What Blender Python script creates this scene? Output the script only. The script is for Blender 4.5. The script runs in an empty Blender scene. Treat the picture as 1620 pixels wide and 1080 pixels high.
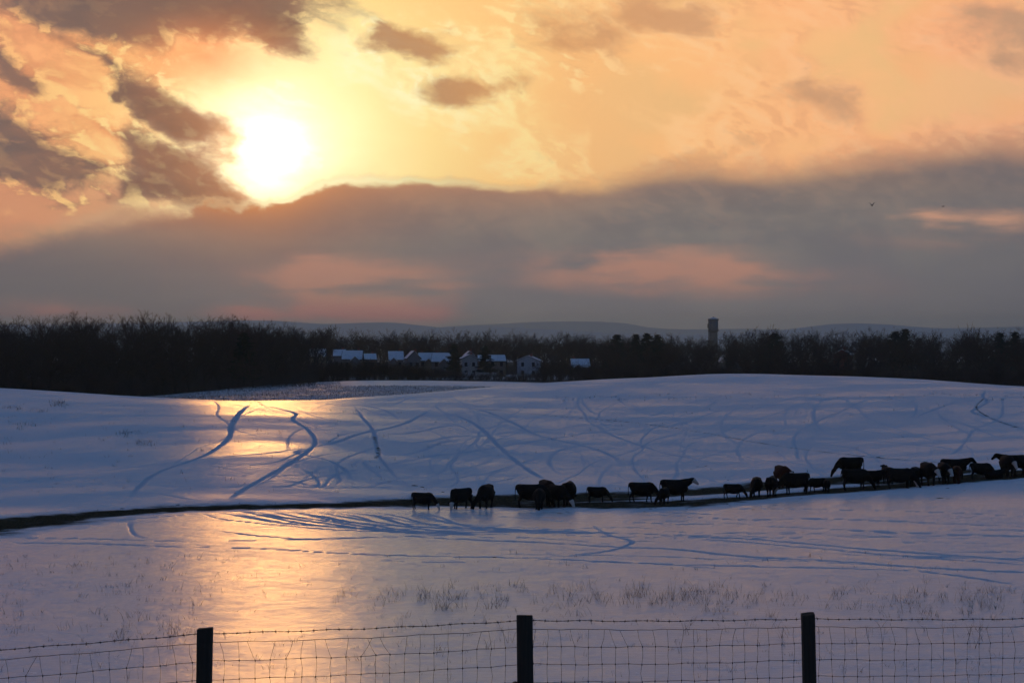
import bpy, bmesh, math, random
import numpy as np
from mathutils import Vector, Matrix, noise as mnoise

# ------------------------------------------------------------------ camera
scene = bpy.context.scene
FPX = 3023.0                       # focal length in photograph pixels (1620 wide)
cam_data = bpy.data.cameras.new("camera")
cam_data.sensor_width = 36.0
cam_data.lens = 36.0 * FPX / 1620.0
cam_data.clip_start = 0.1
cam_data.clip_end = 60000.0
camera = bpy.data.objects.new("camera", cam_data)
scene.collection.objects.link(camera)
camera.location = (0.0, 0.0, 0.0)
camera.rotation_euler = (math.radians(90.0), 0.0, 0.0)
scene.camera = camera

# ------------------------------------------------------------------ exposure
scene.view_settings.view_transform = 'Standard'
scene.view_settings.look = 'None'
scene.view_settings.exposure = 0.0
scene.view_settings.gamma = 1.0
scene.view_settings.use_curve_mapping = False

# ------------------------------------------------------------------ sky and sun
SUN_AZ = math.atan((428 - 810) / FPX)                   # clockwise from +Y is positive
SUN_EL = math.atan((540 - 238) / math.hypot(FPX, 428 - 810))
SUN_DIR = Vector((math.sin(SUN_AZ) * math.cos(SUN_EL), math.cos(SUN_AZ) * math.cos(SUN_EL), math.sin(SUN_EL)))


def lin(r, g, b):
    return tuple(((c / 255.0) / 12.92 if c / 255.0 <= 0.04045 else ((c / 255.0 + 0.055) / 1.055) ** 2.4) for c in (r, g, b))


class NodeMath:
    """Tiny wrapper: arithmetic on sockets builds Math nodes."""

    def __init__(self, tree):
        self.t = tree

    def node(self, kind, **kw):
        n = self.t.nodes.new(kind)
        for k, v in kw.items():
            setattr(n, k, v)
        return n

    def put(self, sock, v):
        if isinstance(v, bpy.types.NodeSocket):
            self.t.links.new(v, sock)
        elif isinstance(v, (tuple, list)) and sock.type == 'RGBA' and len(v) == 3:
            sock.default_value = (*v, 1.0)
        else:
            sock.default_value = v

    def m(self, op, *args, clamp=False):
        n = self.node('ShaderNodeMath', operation=op, use_clamp=clamp)
        for s, v in zip(n.inputs, args):
            self.put(s, v)
        return n.outputs[0]

    def add(self, a, b): return self.m('ADD', a, b)
    def sub(self, a, b): return self.m('SUBTRACT', a, b)
    def mul(self, a, b): return self.m('MULTIPLY', a, b)
    def maxi(self, a, b): return self.m('MAXIMUM', a, b)

    def step(self, v, a, b, lo=0.0, hi=1.0):
        n = self.node('ShaderNodeMapRange', interpolation_type='SMOOTHSTEP')
        self.put(n.inputs[0], v); self.put(n.inputs[1], a); self.put(n.inputs[2], b)
        self.put(n.inputs[3], lo); self.put(n.inputs[4], hi)
        return n.outputs[0]

    def linmap(self, v, a, b, lo=0.0, hi=1.0):
        n = self.node('ShaderNodeMapRange')
        self.put(n.inputs[0], v); self.put(n.inputs[1], a); self.put(n.inputs[2], b)
        self.put(n.inputs[3], lo); self.put(n.inputs[4], hi)
        return n.outputs[0]

    def ramp(self, v, stops):
        n = self.node('ShaderNodeValToRGB')
        cr = n.color_ramp
        while len(cr.elements) < len(stops):
            cr.elements.new(1.0)
        for e, (p, c) in zip(cr.elements, stops):
            e.position = p
        for e, (p, c) in zip(cr.elements, stops):
            e.color = (*c, 1.0)
        self.put(n.inputs[0], v)
        return n.outputs[0]

    def mix(self, f, a, b, blend='MIX'):
        n = self.node('ShaderNodeMix', data_type='RGBA', blend_type=blend, clamp_factor=True)
        self.put(n.inputs[0], f); self.put(n.inputs[6], a); self.put(n.inputs[7], b)
        return n.outputs[2]

    def noise(self, vec, scale, detail=4.0, rough=0.5, distort=0.0, w=None, lac=2.0):
        n = self.node('ShaderNodeTexNoise', noise_dimensions='3D')
        self.put(n.inputs['Vector'], vec)
        n.inputs['Scale'].default_value = scale
        n.inputs['Detail'].default_value = detail
        n.inputs['Roughness'].default_value = rough
        n.inputs['Lacunarity'].default_value = lac
        n.inputs['Distortion'].default_value = distort
        return n.outputs[0]

    def vscale(self, vec, xyz):
        n = self.node('ShaderNodeVectorMath', operation='MULTIPLY')
        self.put(n.inputs[0], vec); n.inputs[1].default_value = xyz
        return n.outputs[0]

    def vadd(self, a, b):
        n = self.node('ShaderNodeVectorMath', operation='ADD')
        self.put(n.inputs[0], a); self.put(n.inputs[1], b)
        return n.outputs[0]

    def comb(self, x, y, z):
        n = self.node('ShaderNodeCombineXYZ')
        self.put(n.inputs[0], x); self.put(n.inputs[1], y); self.put(n.inputs[2], z)
        return n.outputs[0]


def sky_uv(px, py):
    """Direction of a photograph pixel as (azimuth, elevation), both in units of 1/30.23 rad."""
    u = 8.10 + 30.23 * math.atan((px - 810) / FPX)
    v = 30.23 * math.atan((540 - py) / math.hypot(FPX, px - 810))
    return u, v


def build_world():
    world = bpy.data.worlds.new("World")
    scene.world = world
    world.use_nodes = True
    nt = world.node_tree
    nt.nodes.clear()
    M = NodeMath(nt)
    tc = M.node('ShaderNodeTexCoord')
    D = tc.outputs['Generated']
    sep = M.node('ShaderNodeSeparateXYZ'); M.put(sep.inputs[0], D)
    dx, dy, dz = sep.outputs
    az = M.m('ARCTAN2', dx, dy)
    el = M.m('ARCSINE', dz)
    U = M.add(M.mul(az, 30.23), 8.10)
    V = M.mul(el, 30.23)
    dot = M.node('ShaderNodeVectorMath', operation='DOT_PRODUCT')
    M.put(dot.inputs[0], D); dot.inputs[1].default_value = SUN_DIR
    ang = M.mul(M.m('ARCCOSINE', M.m('MINIMUM', dot.outputs['Value'], 1.0)), 30.23)

    # domain for turbulence: the direction itself, flattened a little as low clouds are
    P = M.vscale(D, (30.23, 30.23, 48.0))
    n_big = M.noise(P, 0.45, 3.0, 0.5)
    warp_n = M.node('ShaderNodeTexNoise'); M.put(warp_n.inputs['Vector'], P)
    warp_n.inputs['Scale'].default_value = 0.9; warp_n.inputs['Detail'].default_value = 5.0
    warp_n.inputs['Roughness'].default_value = 0.50
    wv = M.node('ShaderNodeVectorMath', operation='SUBTRACT')
    M.put(wv.inputs[0], warp_n.outputs['Color']); wv.inputs[1].default_value = (0.5, 0.5, 0.5)
    wvx = M.node('ShaderNodeSeparateXYZ'); M.put(wvx.inputs[0], wv.outputs[0])
    UVflat = M.comb(U, V, 0.0)
    UV = M.comb(M.add(U, M.mul(wvx.outputs[0], 1.5)), M.add(V, M.mul(wvx.outputs[1], 0.7)), 0.0)
    UVs = M.comb(M.add(U, M.mul(wvx.outputs[0], 0.6)), M.add(V, M.mul(wvx.outputs[1], 0.25)), 0.0)

    def blob(px, py, rx, ry, rot=0.0, uv=UV, kind='SPHERICAL', k=1.0):
        u, v = sky_uv(px, py)
        mp = M.node('ShaderNodeMapping', vector_type='TEXTURE')
        M.put(mp.inputs[0], uv)
        mp.inputs[1].default_value = (u, v, 0)
        mp.inputs[2].default_value = (0, 0, math.radians(rot))
        mp.inputs[3].default_value = (rx / 100.0, ry / 100.0, 1.0)
        g = M.node('ShaderNodeTexGradient', gradient_type=kind)
        M.put(g.inputs[0], mp.outputs[0])
        return g.outputs['Fac'] if k == 1.0 else M.mul(g.outputs['Fac'], k)

    def union(items):
        out = items[0]
        for i in items[1:]:
            out = M.maxi(out, i)
        return out

    def total(items):
        out = items[0]
        for i in items[1:]:
            out = M.add(out, i)
        return out

    n_mid = M.noise(M.vscale(P, (1.0, 1.0, 1.3)), 0.8, 5.0, 0.55, 0.25)
    n_soft = M.noise(P, 0.55, 2.0, 0.4)
    # one turbulent density, read here and a little nearer the sun: where it thins towards the sun, an edge is lit
    warp3 = M.vscale(wv.outputs[0], (0.55, 0.55, 0.55))
    slant = M.vadd(M.vscale(M.vadd(P, M.comb(M.mul(dz, 16.0), 0.0, 0.0)), (0.8, 0.8, 0.85)), warp3)

    def puffs(vec, detail):
        f = M.noise(vec, 0.85, detail, 0.63, 0.0)
        b1 = M.m('ABSOLUTE', M.sub(M.noise(vec, 1.1, 0.0), 0.5))
        b2 = M.m('ABSOLUTE', M.sub(M.noise(vec, 2.6, 1.0), 0.5))
        return M.sub(M.add(f, 0.085), M.add(M.mul(b1, 0.55), M.mul(b2, 0.35)))
    n_fine = puffs(slant, 7.0)
    to_sun = M.node('ShaderNodeVectorMath', operation='SUBTRACT')
    to_sun.inputs[0].default_value = SUN_DIR; M.put(to_sun.inputs[1], D)
    to_n = M.node('ShaderNodeVectorMath', operation='NORMALIZE'); M.put(to_n.inputs[0], to_sun.outputs[0])
    n_toward = puffs(M.vadd(slant, M.vscale(to_n.outputs[0], (0.13, 0.13, 0.13))), 5.0)
    relief = M.sub(n_fine, n_toward)
    lit_edge = M.step(relief, -0.01, 0.085)
    shade_edge = M.step(relief, -0.005, -0.085)
    A = M.mul(ang, 1 / 20.0)

    # ---- 0. the open, glowing part of the sky
    clear = M.ramp(A, [
        (0.000, lin(255, 246, 200)), (0.04, lin(255, 240, 178)), (0.085, lin(255, 234, 160)),
        (0.125, lin(255, 224, 146)), (0.175, lin(254, 210, 136)),
        (0.25, lin(253, 194, 126)), (0.36, lin(252, 192, 130)), (0.48, lin(246, 190, 132)),
        (0.62, lin(230, 182, 136)), (1.0, lin(188, 164, 142))])
    tint = M.step(n_big, 0.40, 0.60)
    clear = M.mix(M.mul(tint, M.step(ang, 3.0, 7.0, 0.0, 0.70)), clear, lin(232, 190, 130))
    rose = M.step(n_soft, 0.45, 0.62)
    clear = M.mix(M.mul(rose, M.step(ang, 3.5, 8.0, 0.0, 0.50)), clear, lin(250, 176, 122))
    # blue of the open sky takes over well above and away from the sunset
    sky = M.node('ShaderNodeTexSky', sky_type='NISHITA')
    sky.sun_disc = False
    sky.sun_elevation = SUN_EL
    sky.sun_rotation = SUN_AZ
    sky.altitude = 150.0
    nish = M.node('ShaderNodeVectorMath', operation='SCALE')
    M.put(nish.inputs[0], sky.outputs[0]); nish.inputs['Scale'].default_value = 0.10
    blue = M.mix(0.85, nish.outputs[0], BLUE_SKY)
    away = M.maxi(M.step(V, 5.4, 9.0), M.step(ang, 13.0, 30.0))
    base = M.mix(away, clear, blue)

    # ---- 1. thin peach veils in the open part
    veil_f = M.add(M.mul(M.sub(n_fine, 0.5), 1.1), M.mul(union([
        blob(1240, 165, 300, 110, -22), blob(1120, 215, 230, 70, -10), blob(1290, 175, 160, 75, -20), blob(870, 245, 150, 110, -30),
        blob(700, 120, 240, 150, -20), blob(760, 160, 170, 80, -15), blob(560, 60, 220, 110, -40), blob(980, 30, 330, 90, -10), blob(1080, 40, 220, 75, 0),
        blob(1300, 10, 260, 80, 10), blob(1500, 225, 330, 70, 5), blob(1560, 45, 260, 120, 10), blob(1390, 245, 190, 60, 0)]), 0.8))
    veil = M.step(veil_f, 0.16, 0.62)
    veil_col = M.ramp(A, [
        (0.0, lin(255, 250, 220)), (0.12, lin(255, 240, 170)), (0.2, lin(255, 224, 152)), (0.3, lin(255, 204, 140)),
        (0.42, lin(252, 186, 130)), (0.6, lin(242, 174, 132)), (1.0, lin(190, 150, 140))])
    base = M.mix(M.mul(veil, 0.7), base, veil_col)
    warm_lit = M.ramp(A, [(0.0, lin(255, 252, 220)), (0.12, lin(255, 244, 186)), (0.2, lin(255, 228, 156)), (0.3, lin(255, 206, 146)), (0.5, lin(250, 190, 140)), (1.0, lin(220, 170, 140))])
    warm_shade = M.ramp(A, [(0.0, lin(255, 220, 150)), (0.12, lin(246, 196, 124)), (0.25, lin(240, 176, 114)), (0.5, lin(222, 160, 120)), (1.0, lin(160, 140, 130))])
    base = M.mix(M.mul(M.mul(veil, lit_edge), 0.55), base, warm_lit)
    base = M.mix(M.mul(M.mul(veil, shade_edge), M.step(ang, 2.0, 6.0, 0.25, 0.5)), base, warm_shade)
    # darker little clouds floating in the open part
    small_f = M.add(M.mul(M.sub(n_fine, 0.5), 1.5), union([
        blob(650, 62, 130, 44, -4), blob(600, 52, 70, 44, -10), blob(740, 140, 120, 44, -4, k=0.8), blob(1050, 32, 130, 60, -6, k=0.85), blob(1300, 158, 120, 46, -14, k=0.75),
        blob(1590, 40, 150, 100, 0, k=0.95), blob(1490, 215, 90, 30, -20, k=0.55), blob(1130, 250, 130, 32, 0, k=0.6), blob(920, 60, 200, 80, -20, k=0.55), blob(1390, 250, 120, 34, 0, k=0.6)]))
    small = M.step(small_f, 0.22, 0.72)
    small_col = M.ramp(A, [
        (0.0, lin(250, 220, 150)), (0.12, lin(158, 102, 72)), (0.19, lin(206, 144, 92)), (0.36, lin(206, 156, 114)), (0.6, lin(184, 148, 120)), (1.0, lin(150, 138, 130))])
    base = M.mix(M.mul(small, 0.85), base, small_col)
    rim_s = M.mul(M.mul(M.step(small_f, 0.05, 0.30), M.step(small_f, 0.62, 0.34)), M.mul(lit_edge, M.step(ang, 2.5, 9.0, 1.0, 0.35)))
    base = M.mix(rim_s, base, warm_lit)

    # ---- 2. broken clouds on the left and above
    left_blobs = union([
        blob(250, -20, 470, 105, -3, k=1.35), blob(150, 22, 210, 62, -16, k=1.15), blob(455, 48, 130, 52, -22, k=1.2), blob(330, 10, 240, 62, -4, k=1.2), blob(60, 0, 150, 60, -24, k=1.1),
        blob(275, 172, 150, 56, -30, k=1.2), blob(225, 142, 110, 46, -14, k=1.0), blob(190, 152, 62, 30, 0, k=1.1),
        blob(300, 288, 150, 88, -30, k=1.3), blob(345, 315, 130, 72, -34, k=1.3), blob(225, 290, 110, 50, -14, k=1.05),
        blob(10, 248, 200, 66, -12, k=1.3), blob(45, 272, 150, 40, 2, k=1.2), blob(0, 200, 150, 52, -14, k=1.05),
        blob(20, 120, 110, 36, -34, k=0.72), blob(170, 112, 120, 26, -34, k=0.62), blob(100, 320, 170, 26, 6, k=0.55), blob(105, 165, 110, 20, -30, k=0.5)])
    calm = M.sub(1.0, M.mul(blob(250, 0, 480, 150, -6, UVs), 0.75))
    left_f = M.add(left_blobs, M.mul(M.mul(M.sub(n_fine, 0.5), 1.45), calm))
    lm = M.step(left_f, 0.22, 0.68)
    lglow = M.step(n_fine, 0.36, 0.62)
    lbase = M.ramp(A, [
        (0.0, lin(255, 236, 176)), (0.06, lin(252, 198, 118)), (0.12, lin(238, 160, 98)), (0.2, lin(218, 146, 104)),
        (0.28, lin(200, 136, 106)), (0.5, lin(170, 126, 112)), (1.0, lin(150, 130, 122))])
    lbright = M.ramp(A, [
        (0.0, lin(255, 250, 214)), (0.08, lin(255, 226, 152)), (0.13, lin(255, 200, 126)), (0.18, lin(255, 182, 122)),
        (0.3, lin(236, 160, 120)), (1.0, lin(190, 150, 130))])
    lunder = M.mix(lglow, lbright, lbase)
    lfield = M.mul(M.mul(M.step(U, 5.4, 3.4), M.step(V, 6.4, 5.6)), M.step(ang, 0.7, 1.9))
    lunder = M.mix(M.mul(M.step(V, 2.9, 2.2), M.step(ang, 1.2, 2.4, 0.0, 0.75)), lunder, lin(202, 138, 108))
    base = M.mix(M.mul(lfield, 0.95), base, lunder)
    ldark = M.ramp(A, [
        (0.0, lin(252, 220, 150)), (0.03, lin(236, 166, 100)), (0.05, lin(168, 108, 74)), (0.08, lin(132, 92, 74)), (0.14, lin(116, 93, 84)),
        (0.22, lin(106, 95, 93)), (0.4, lin(104, 98, 99)), (1.0, lin(96, 96, 104))])
    lshade = M.mix(M.step(n_mid, 0.38, 0.66), M.mix(M.mul(calm, 0.20), ldark, lin(214, 146, 102)), ldark)
    base = M.mix(M.mul(lm, 0.96), base, lshade)
    fringe_col = M.ramp(A, [(0.0, lin(255, 250, 214)), (0.08, lin(255, 232, 160)), (0.14, lin(255, 212, 136)), (0.2, lin(255, 196, 128)), (0.3, lin(246, 174, 124)), (1.0, lin(220, 160, 130))])
    fringe = M.mul(M.mul(M.step(left_f, -0.05, 0.34), M.step(left_f, 0.85, 0.34)), M.mul(lit_edge, M.step(ang, 2.5, 9.0, 1.0, 0.6)))
    base = M.mix(M.mul(fringe, M.step(U, 5.8, 4.9)), base, fringe_col)
    inner = M.mul(M.mul(lm, lit_edge), M.mul(calm, 0.13))
    base = M.mix(inner, base, fringe_col)

    base = M.mix(M.mul(blob(335, 88, 190, 85, 0, UVs, 'QUADRATIC_SPHERE'), 1.0), base, lin(255, 152, 84))

    # ---- 3. the sun behind the haze: a broad blown-out glow
    ang_w = M.maxi(M.add(ang, M.mul(M.sub(n_mid, 0.5), 0.9)), 0.0)
    core = M.m('EXPONENT', M.mul(M.m('POWER', M.mul(ang_w, 1 / 0.36), 2.0), -1.0))
    halo = M.m('EXPONENT', M.mul(ang_w, -1 / 0.60))
    wide = M.m('EXPONENT', M.mul(M.m('POWER', M.mul(ang, 1 / 1.9), 2.0), -1.0))
    open_air = M.sub(1.0, M.mul(M.step(left_f, 0.22, 0.9), 0.9))
    glow = M.node('ShaderNodeVectorMath', operation='ADD')
    g1 = M.node('ShaderNodeVectorMath', operation='SCALE'); g1.inputs[0].default_value = (1.0, 0.62, 0.28); M.put(g1.inputs['Scale'], M.mul(M.mul(core, SUN_CORE), open_air))
    g2 = M.node('ShaderNodeVectorMath', operation='SCALE'); g2.inputs[0].default_value = (1.0, 0.81, 0.52); M.put(g2.inputs['Scale'], M.mul(open_air, M.add(M.mul(halo, 1.8), M.mul(wide, 0.22))))
    M.put(glow.inputs[0], g1.outputs[0]); M.put(glow.inputs[1], g2.outputs[0])

    # ---- 4. the grey deck above the horizon
    top_n = M.add(M.mul(M.sub(n_fine, 0.5), 1.0), M.mul(M.sub(n_mid, 0.5), 0.4))
    # height of its upper edge by azimuth (a curve through what the deck's outline does)
    edge_pts = [(-8.0, 2.2), (-2.0, 1.8), (0.0, 1.72), (0.9, 1.86), (1.9, 2.05), (2.75, 2.16), (3.3, 2.22), (3.8, 2.22), (4.3, 2.26), (5.0, 2.46), (5.7, 2.62),
                (6.6, 2.62), (7.5, 2.56), (8.6, 2.50), (9.8, 2.62), (10.8, 2.76), (11.6, 2.72), (12.4, 2.76), (13.4, 2.82), (14.2, 2.92), (15.2, 3.02), (16.2, 3.0), (20.0, 3.0), (26.0, 2.6)]
    fc = M.node('ShaderNodeFloatCurve')
    M.put(fc.inputs['Value'], M.linmap(U, -8.0, 26.0))
    cv = fc.mapping.curves[0]
    for i, (u, v) in enumerate(edge_pts):
        x, y = (u + 8.0) / 34.0, v / 4.0
        if i == 0:
            cv.points[0].location = (x, y)
        elif i == len(edge_pts) - 1:
            cv.points[-1].location = (x, y)
        else:
            cv.points.new(x, y)
    fc.mapping.update()
    edge = M.mul(fc.outputs[0], 4.0)
    below = M.sub(edge, V)                     # >0 inside the deck
    softness = M.add(0.045, M.maxi(M.step(U, 3.4, 1.8, 0.0, 0.13), M.step(U, 7.5, 12.0, 0.0, 0.09)))
    deck_f = M.add(below, M.mul(top_n, M.step(U, 3.0, 5.0, 0.9, 0.42)))
    deck = M.step(deck_f, M.mul(softness, -1.2), M.add(0.10, M.mul(softness, 2.2)))
    deck_col = M.ramp(M.mul(V, 1 / 4.0), [
        (0.0, lin(150, 140, 140)), (0.07, lin(146, 136, 136)), (0.2, lin(132, 125, 125)), (0.36, lin(131, 125, 121)), (0.5, lin(138, 128, 121)), (0.62, lin(144, 126, 114)), (1.0, lin(156, 132, 118))])
    deck_dark = M.ramp(M.mul(V, 1 / 4.0), [(0.0, lin(142, 134, 138)), (0.2, lin(124, 118, 122)), (0.5, lin(120, 115, 114)), (1.0, lin(128, 116, 110))])
    stratus = M.noise(M.vscale(P, (0.45, 0.45, 1.5)), 0.9, 5.0, 0.55, 0.2)
    deck_col = M.mix(M.step(M.add(M.mul(n_soft, 0.5), M.mul(stratus, 0.5)), 0.40, 0.58), deck_col, deck_dark)
    deck_col = M.mix(M.mul(M.mul(lit_edge, M.step(V, 0.8, 2.6)), 0.16), deck_col, lin(190, 152, 128))
    deck_col = M.mix(M.mul(M.mul(shade_edge, M.step(V, 0.8, 2.6)), 0.20), deck_col, lin(104, 98, 100))
    deck_col = M.mix(M.mul(M.step(U, 4.6, 1.5), M.step(V, 2.0, 1.0, 0.0, 0.45)), deck_col, lin(96, 91, 97))
    # the right side is cooler, low left is mauve
    deck_col = M.mix(M.step(U, 11.5, 16.5, 0.0, 0.5), deck_col, lin(106, 103, 109))
    # light soaking through the deck's upper edge below the sun
    soak = M.mul(M.m('EXPONENT', M.mul(M.maxi(below, 0.0), -1.0 / 0.40)), M.m('EXPONENT', M.mul(ang, -1.0 / 1.6)))
    deck_col = M.mix(M.m('MINIMUM', M.mul(soak, 2.6), 1.0), deck_col, lin(236, 150, 84))
    soak2 = M.m('EXPONENT', M.mul(M.m('POWER', M.mul(ang, 1 / 1.9), 2.0), -1.0))
    deck_col = M.mix(M.mul(soak2, 0.45), deck_col, lin(190, 122, 84))
    top_tint = M.mul(M.m('EXPONENT', M.mul(M.maxi(below, 0.0), -1.0 / 0.28)), M.step(U, 4.0, 6.0))
    deck_col = M.mix(M.mul(top_tint, M.step(ang, 3.0, 9.0, 0.85, 0.45)), deck_col, lin(200, 144, 108))
    # pink gaps
    UVg = M.comb(M.add(U, M.mul(wvx.outputs[0], 0.9)), M.add(V, M.mul(wvx.outputs[1], 0.30)), 0.0)

    def gap(px, py, rx, ry, rot, k):
        return blob(px, py, rx, ry, rot, UVg, 'SPHERICAL', k)
    gaps = total([gap(560, 448, 210, 62, -3, 0.95), gap(490, 440, 80, 50, 0, 0.55), gap(740, 430, 150, 66, -4, 0.22), gap(1050, 425, 280, 62, -3, 0.62), gap(1180, 437, 340, 50, -4, 0.42), gap(900, 430, 180, 56, 4, 0.25),
                  gap(1570, 347, 230, 26, -3, 0.75), gap(1462, 342, 70, 20, -8, 0.5), gap(1490, 385, 240, 36, -3, 0.25),
                  gap(60, 352, 320, 44, 6, 0.65), gap(500, 497, 270, 28, 0, 0.62), gap(420, 496, 120, 24, 0, 0.3), gap(620, 502, 140, 18, 0, 0.35), gap(90, 492, 210, 36, 0, 0.52),
                  gap(385, 455, 44, 75, 12, 0.22)])
    gap_f = M.step(M.add(M.mul(gaps, M.step(stratus, 0.30, 0.64, 0.15, 1.45)), M.mul(M.mul(M.sub(n_fine, 0.5), 0.45), M.step(gaps, 0.0, 0.3))), 0.02, 0.95)
    gap_col = M.mix(M.step(V, 0.35, 0.75), lin(220, 128, 118), M.mix(M.step(V, 1.2, 1.8), lin(210, 148, 122), lin(226, 166, 132)))
    deck_col = M.mix(M.mul(gap_f, 0.80), deck_col, gap_col)
    # slanted shafts of light and shade
    shaft = M.noise(M.comb(M.mul(U, 3.2), M.mul(V, 0.12), 0.0), 1.0, 2.0, 0.5)
    shaft_m = M.mul(M.step(shaft, 0.5, 0.75), M.mul(M.step(ang, 3.4, 1.2), M.step(V, 2.2, 0.4, 0.0, 1.0)))
    deck_col = M.mix(M.mul(shaft_m, 0.12), deck_col, lin(206, 150, 120))

    above = M.node('ShaderNodeVectorMath', operation='ADD')
    gain = M.node('ShaderNodeVectorMath', operation='MULTIPLY')
    M.put(gain.inputs[0], base); gain.inputs[1].default_value = (1.12, 1.07, 1.05)
    M.put(above.inputs[0], gain.outputs[0]); M.put(above.inputs[1], glow.outputs[0])
    # the deck hides the sun but thins towards its edge
    thin = M.m('EXPONENT', M.mul(M.maxi(deck_f, 0.0), -1.0 / 0.10))
    gl = M.node('ShaderNodeVectorMath', operation='SCALE')
    M.put(gl.inputs[0], glow.outputs[0]); M.put(gl.inputs['Scale'], M.add(0.02, M.mul(thin, 0.30)))
    deck_lit = M.node('ShaderNodeVectorMath', operation='ADD')
    M.put(deck_lit.inputs[0], deck_col); M.put(deck_lit.inputs[1], gl.outputs[0])
    rim_d = M.mul(M.m('POWER', M.mul(M.mul(deck, M.sub(1.0, deck)), 4.0), 2.0), M.mul(M.step(ang, 1.2, 6.0, 0.95, 0.05), M.step(U, 3.6, 4.6, 0.2, 1.0)))
    # a thinner, lit layer rises behind the deck's edge
    wisp_f = M.add(M.add(below, M.step(U, 6.0, 14.0, 0.12, 0.34)), M.add(M.mul(M.sub(n_mid, 0.5), 1.2), M.mul(M.sub(n_fine, 0.5), 0.7)))
    wisp = M.mul(M.step(wisp_f, 0.0, 0.42), M.mul(M.step(U, 4.6, 7.5, 0.0, 0.62), 1.0))
    wisp_col = M.mix(M.mul(lit_edge, 0.5), M.ramp(A, [(0.0, lin(255, 220, 150)), (0.2, lin(244, 184, 122)), (0.4, lin(226, 164, 122)), (0.65, lin(190, 144, 120)), (1.0, lin(150, 130, 120))]), warm_lit)
    upper = M.mix(wisp, above.outputs[0], wisp_col)
    out = M.mix(deck, upper, deck_lit.outputs[0])
    out = M.mix(rim_d, out, M.ramp(M.mul(ang, 1 / 20.0), [(0.0, (1.6, 1.35, 0.75)), (0.12, lin(255, 240, 180)), (0.25, lin(255, 206, 140)), (0.5, lin(236, 170, 126)), (1.0, lin(200, 150, 120))]))

    bg = M.node('ShaderNodeBackground')
    M.put(bg.inputs[0], out)
    bg.inputs[1].default_value = 1.0
    wo = M.node('ShaderNodeOutputWorld')
    nt.links.new(bg.outputs[0], wo.inputs[0])
    world.cycles.sampling_method = 'MANUAL'
    world.cycles.sample_map_resolution = 512


BLUE_SKY = (0.010, 0.071, 0.184)
SUN_CORE = 5.0
build_world()

sun_data = bpy.data.lights.new("sun", 'SUN')
sun_data.energy = 0.075
sun_data.angle = math.radians(4.0)
sun_data.color = (1.0, 0.42, 0.09)
sun = bpy.data.objects.new("sun", sun_data)
scene.collection.objects.link(sun)
sun.location = (0, 0, 200)
sun.rotation_euler = SUN_DIR.to_track_quat('Z', 'Y').to_euler()

# ------------------------------------------------------------------ helpers
scene.cycles.max_bounces = 3
scene.cycles.diffuse_bounces = 1
scene.cycles.glossy_bounces = 1
scene.cycles.use_adaptive_sampling = True
scene.cycles.adaptive_threshold = 0.03
scene.cycles.caustics_reflective = False
scene.cycles.caustics_refractive = False
COL = scene.collection
random.seed(11)
RNG = np.random.default_rng(7)


def new_mat(name):
    m = bpy.data.materials.new(name)
    m.use_nodes = True
    nt = m.node_tree
    nt.nodes.clear()
    out = nt.nodes.new('ShaderNodeOutputMaterial')
    b = nt.nodes.new('ShaderNodeBsdfPrincipled')
    nt.links.new(b.outputs[0], out.inputs[0])
    return m, NodeMath(nt), b


def tag(o, label=None, category=None, group=None, kind=None):
    if label: o['label'] = label
    if category: o['category'] = category
    if group: o['group'] = group
    if kind: o['kind'] = kind
    return o


def link_mesh(name, verts, faces, mat=None, parent=None, smooth=False):
    me = bpy.data.meshes.new(name)
    me.from_pydata([tuple(v) for v in verts], [], faces)
    me.update()
    if smooth:
        me.polygons.foreach_set('use_smooth', [True] * len(me.polygons))
    if mat:
        me.materials.append(mat)
    o = bpy.data.objects.new(name, me)
    COL.objects.link(o)
    if parent is not None:
        o.parent = parent
    return o


def empty(name, loc=(0, 0, 0), rz=0.0):
    o = bpy.data.objects.new(name, None)
    o.empty_display_size = 0.5
    COL.objects.link(o)
    o.location = loc
    o.rotation_euler = (0, 0, rz)
    return o


def fast_mesh(name, verts, quads=None, tris=None):
    """verts (n,3); quads (m,4) and/or tris (k,3) as numpy arrays."""
    me = bpy.data.meshes.new(name)
    nq = 0 if quads is None else len(quads)
    ntri = 0 if tris is None else len(tris)
    me.vertices.add(len(verts))
    me.vertices.foreach_set('co', np.asarray(verts, np.float32).ravel())
    loops = []
    if nq: loops.append(np.asarray(quads, np.int32).ravel())
    if ntri: loops.append(np.asarray(tris, np.int32).ravel())
    loops = np.concatenate(loops)
    me.loops.add(len(loops))
    me.loops.foreach_set('vertex_index', loops)
    me.polygons.add(nq + ntri)
    starts = np.concatenate([np.arange(nq) * 4, nq * 4 + np.arange(ntri) * 3]).astype(np.int32)
    me.polygons.foreach_set('loop_start', starts)
    me.update(calc_edges=True)
    return me


# ------------------------------------------------------------------ terrain
# Height of the land by azimuth column and distance. Columns are azimuths, knots are (distance in m, height in m).
def zpix(px, py, r):
    return (540 - py) / math.hypot(FPX, px - 810) * r


NEAR = [(0.0, -1.70), (9.0, -2.75), (18.5, -4.12), (30.0, -6.5), (45.0, -9.5), (56.0, -10.72), (66.0, -10.9), (90.0, -11.12)]
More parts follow.
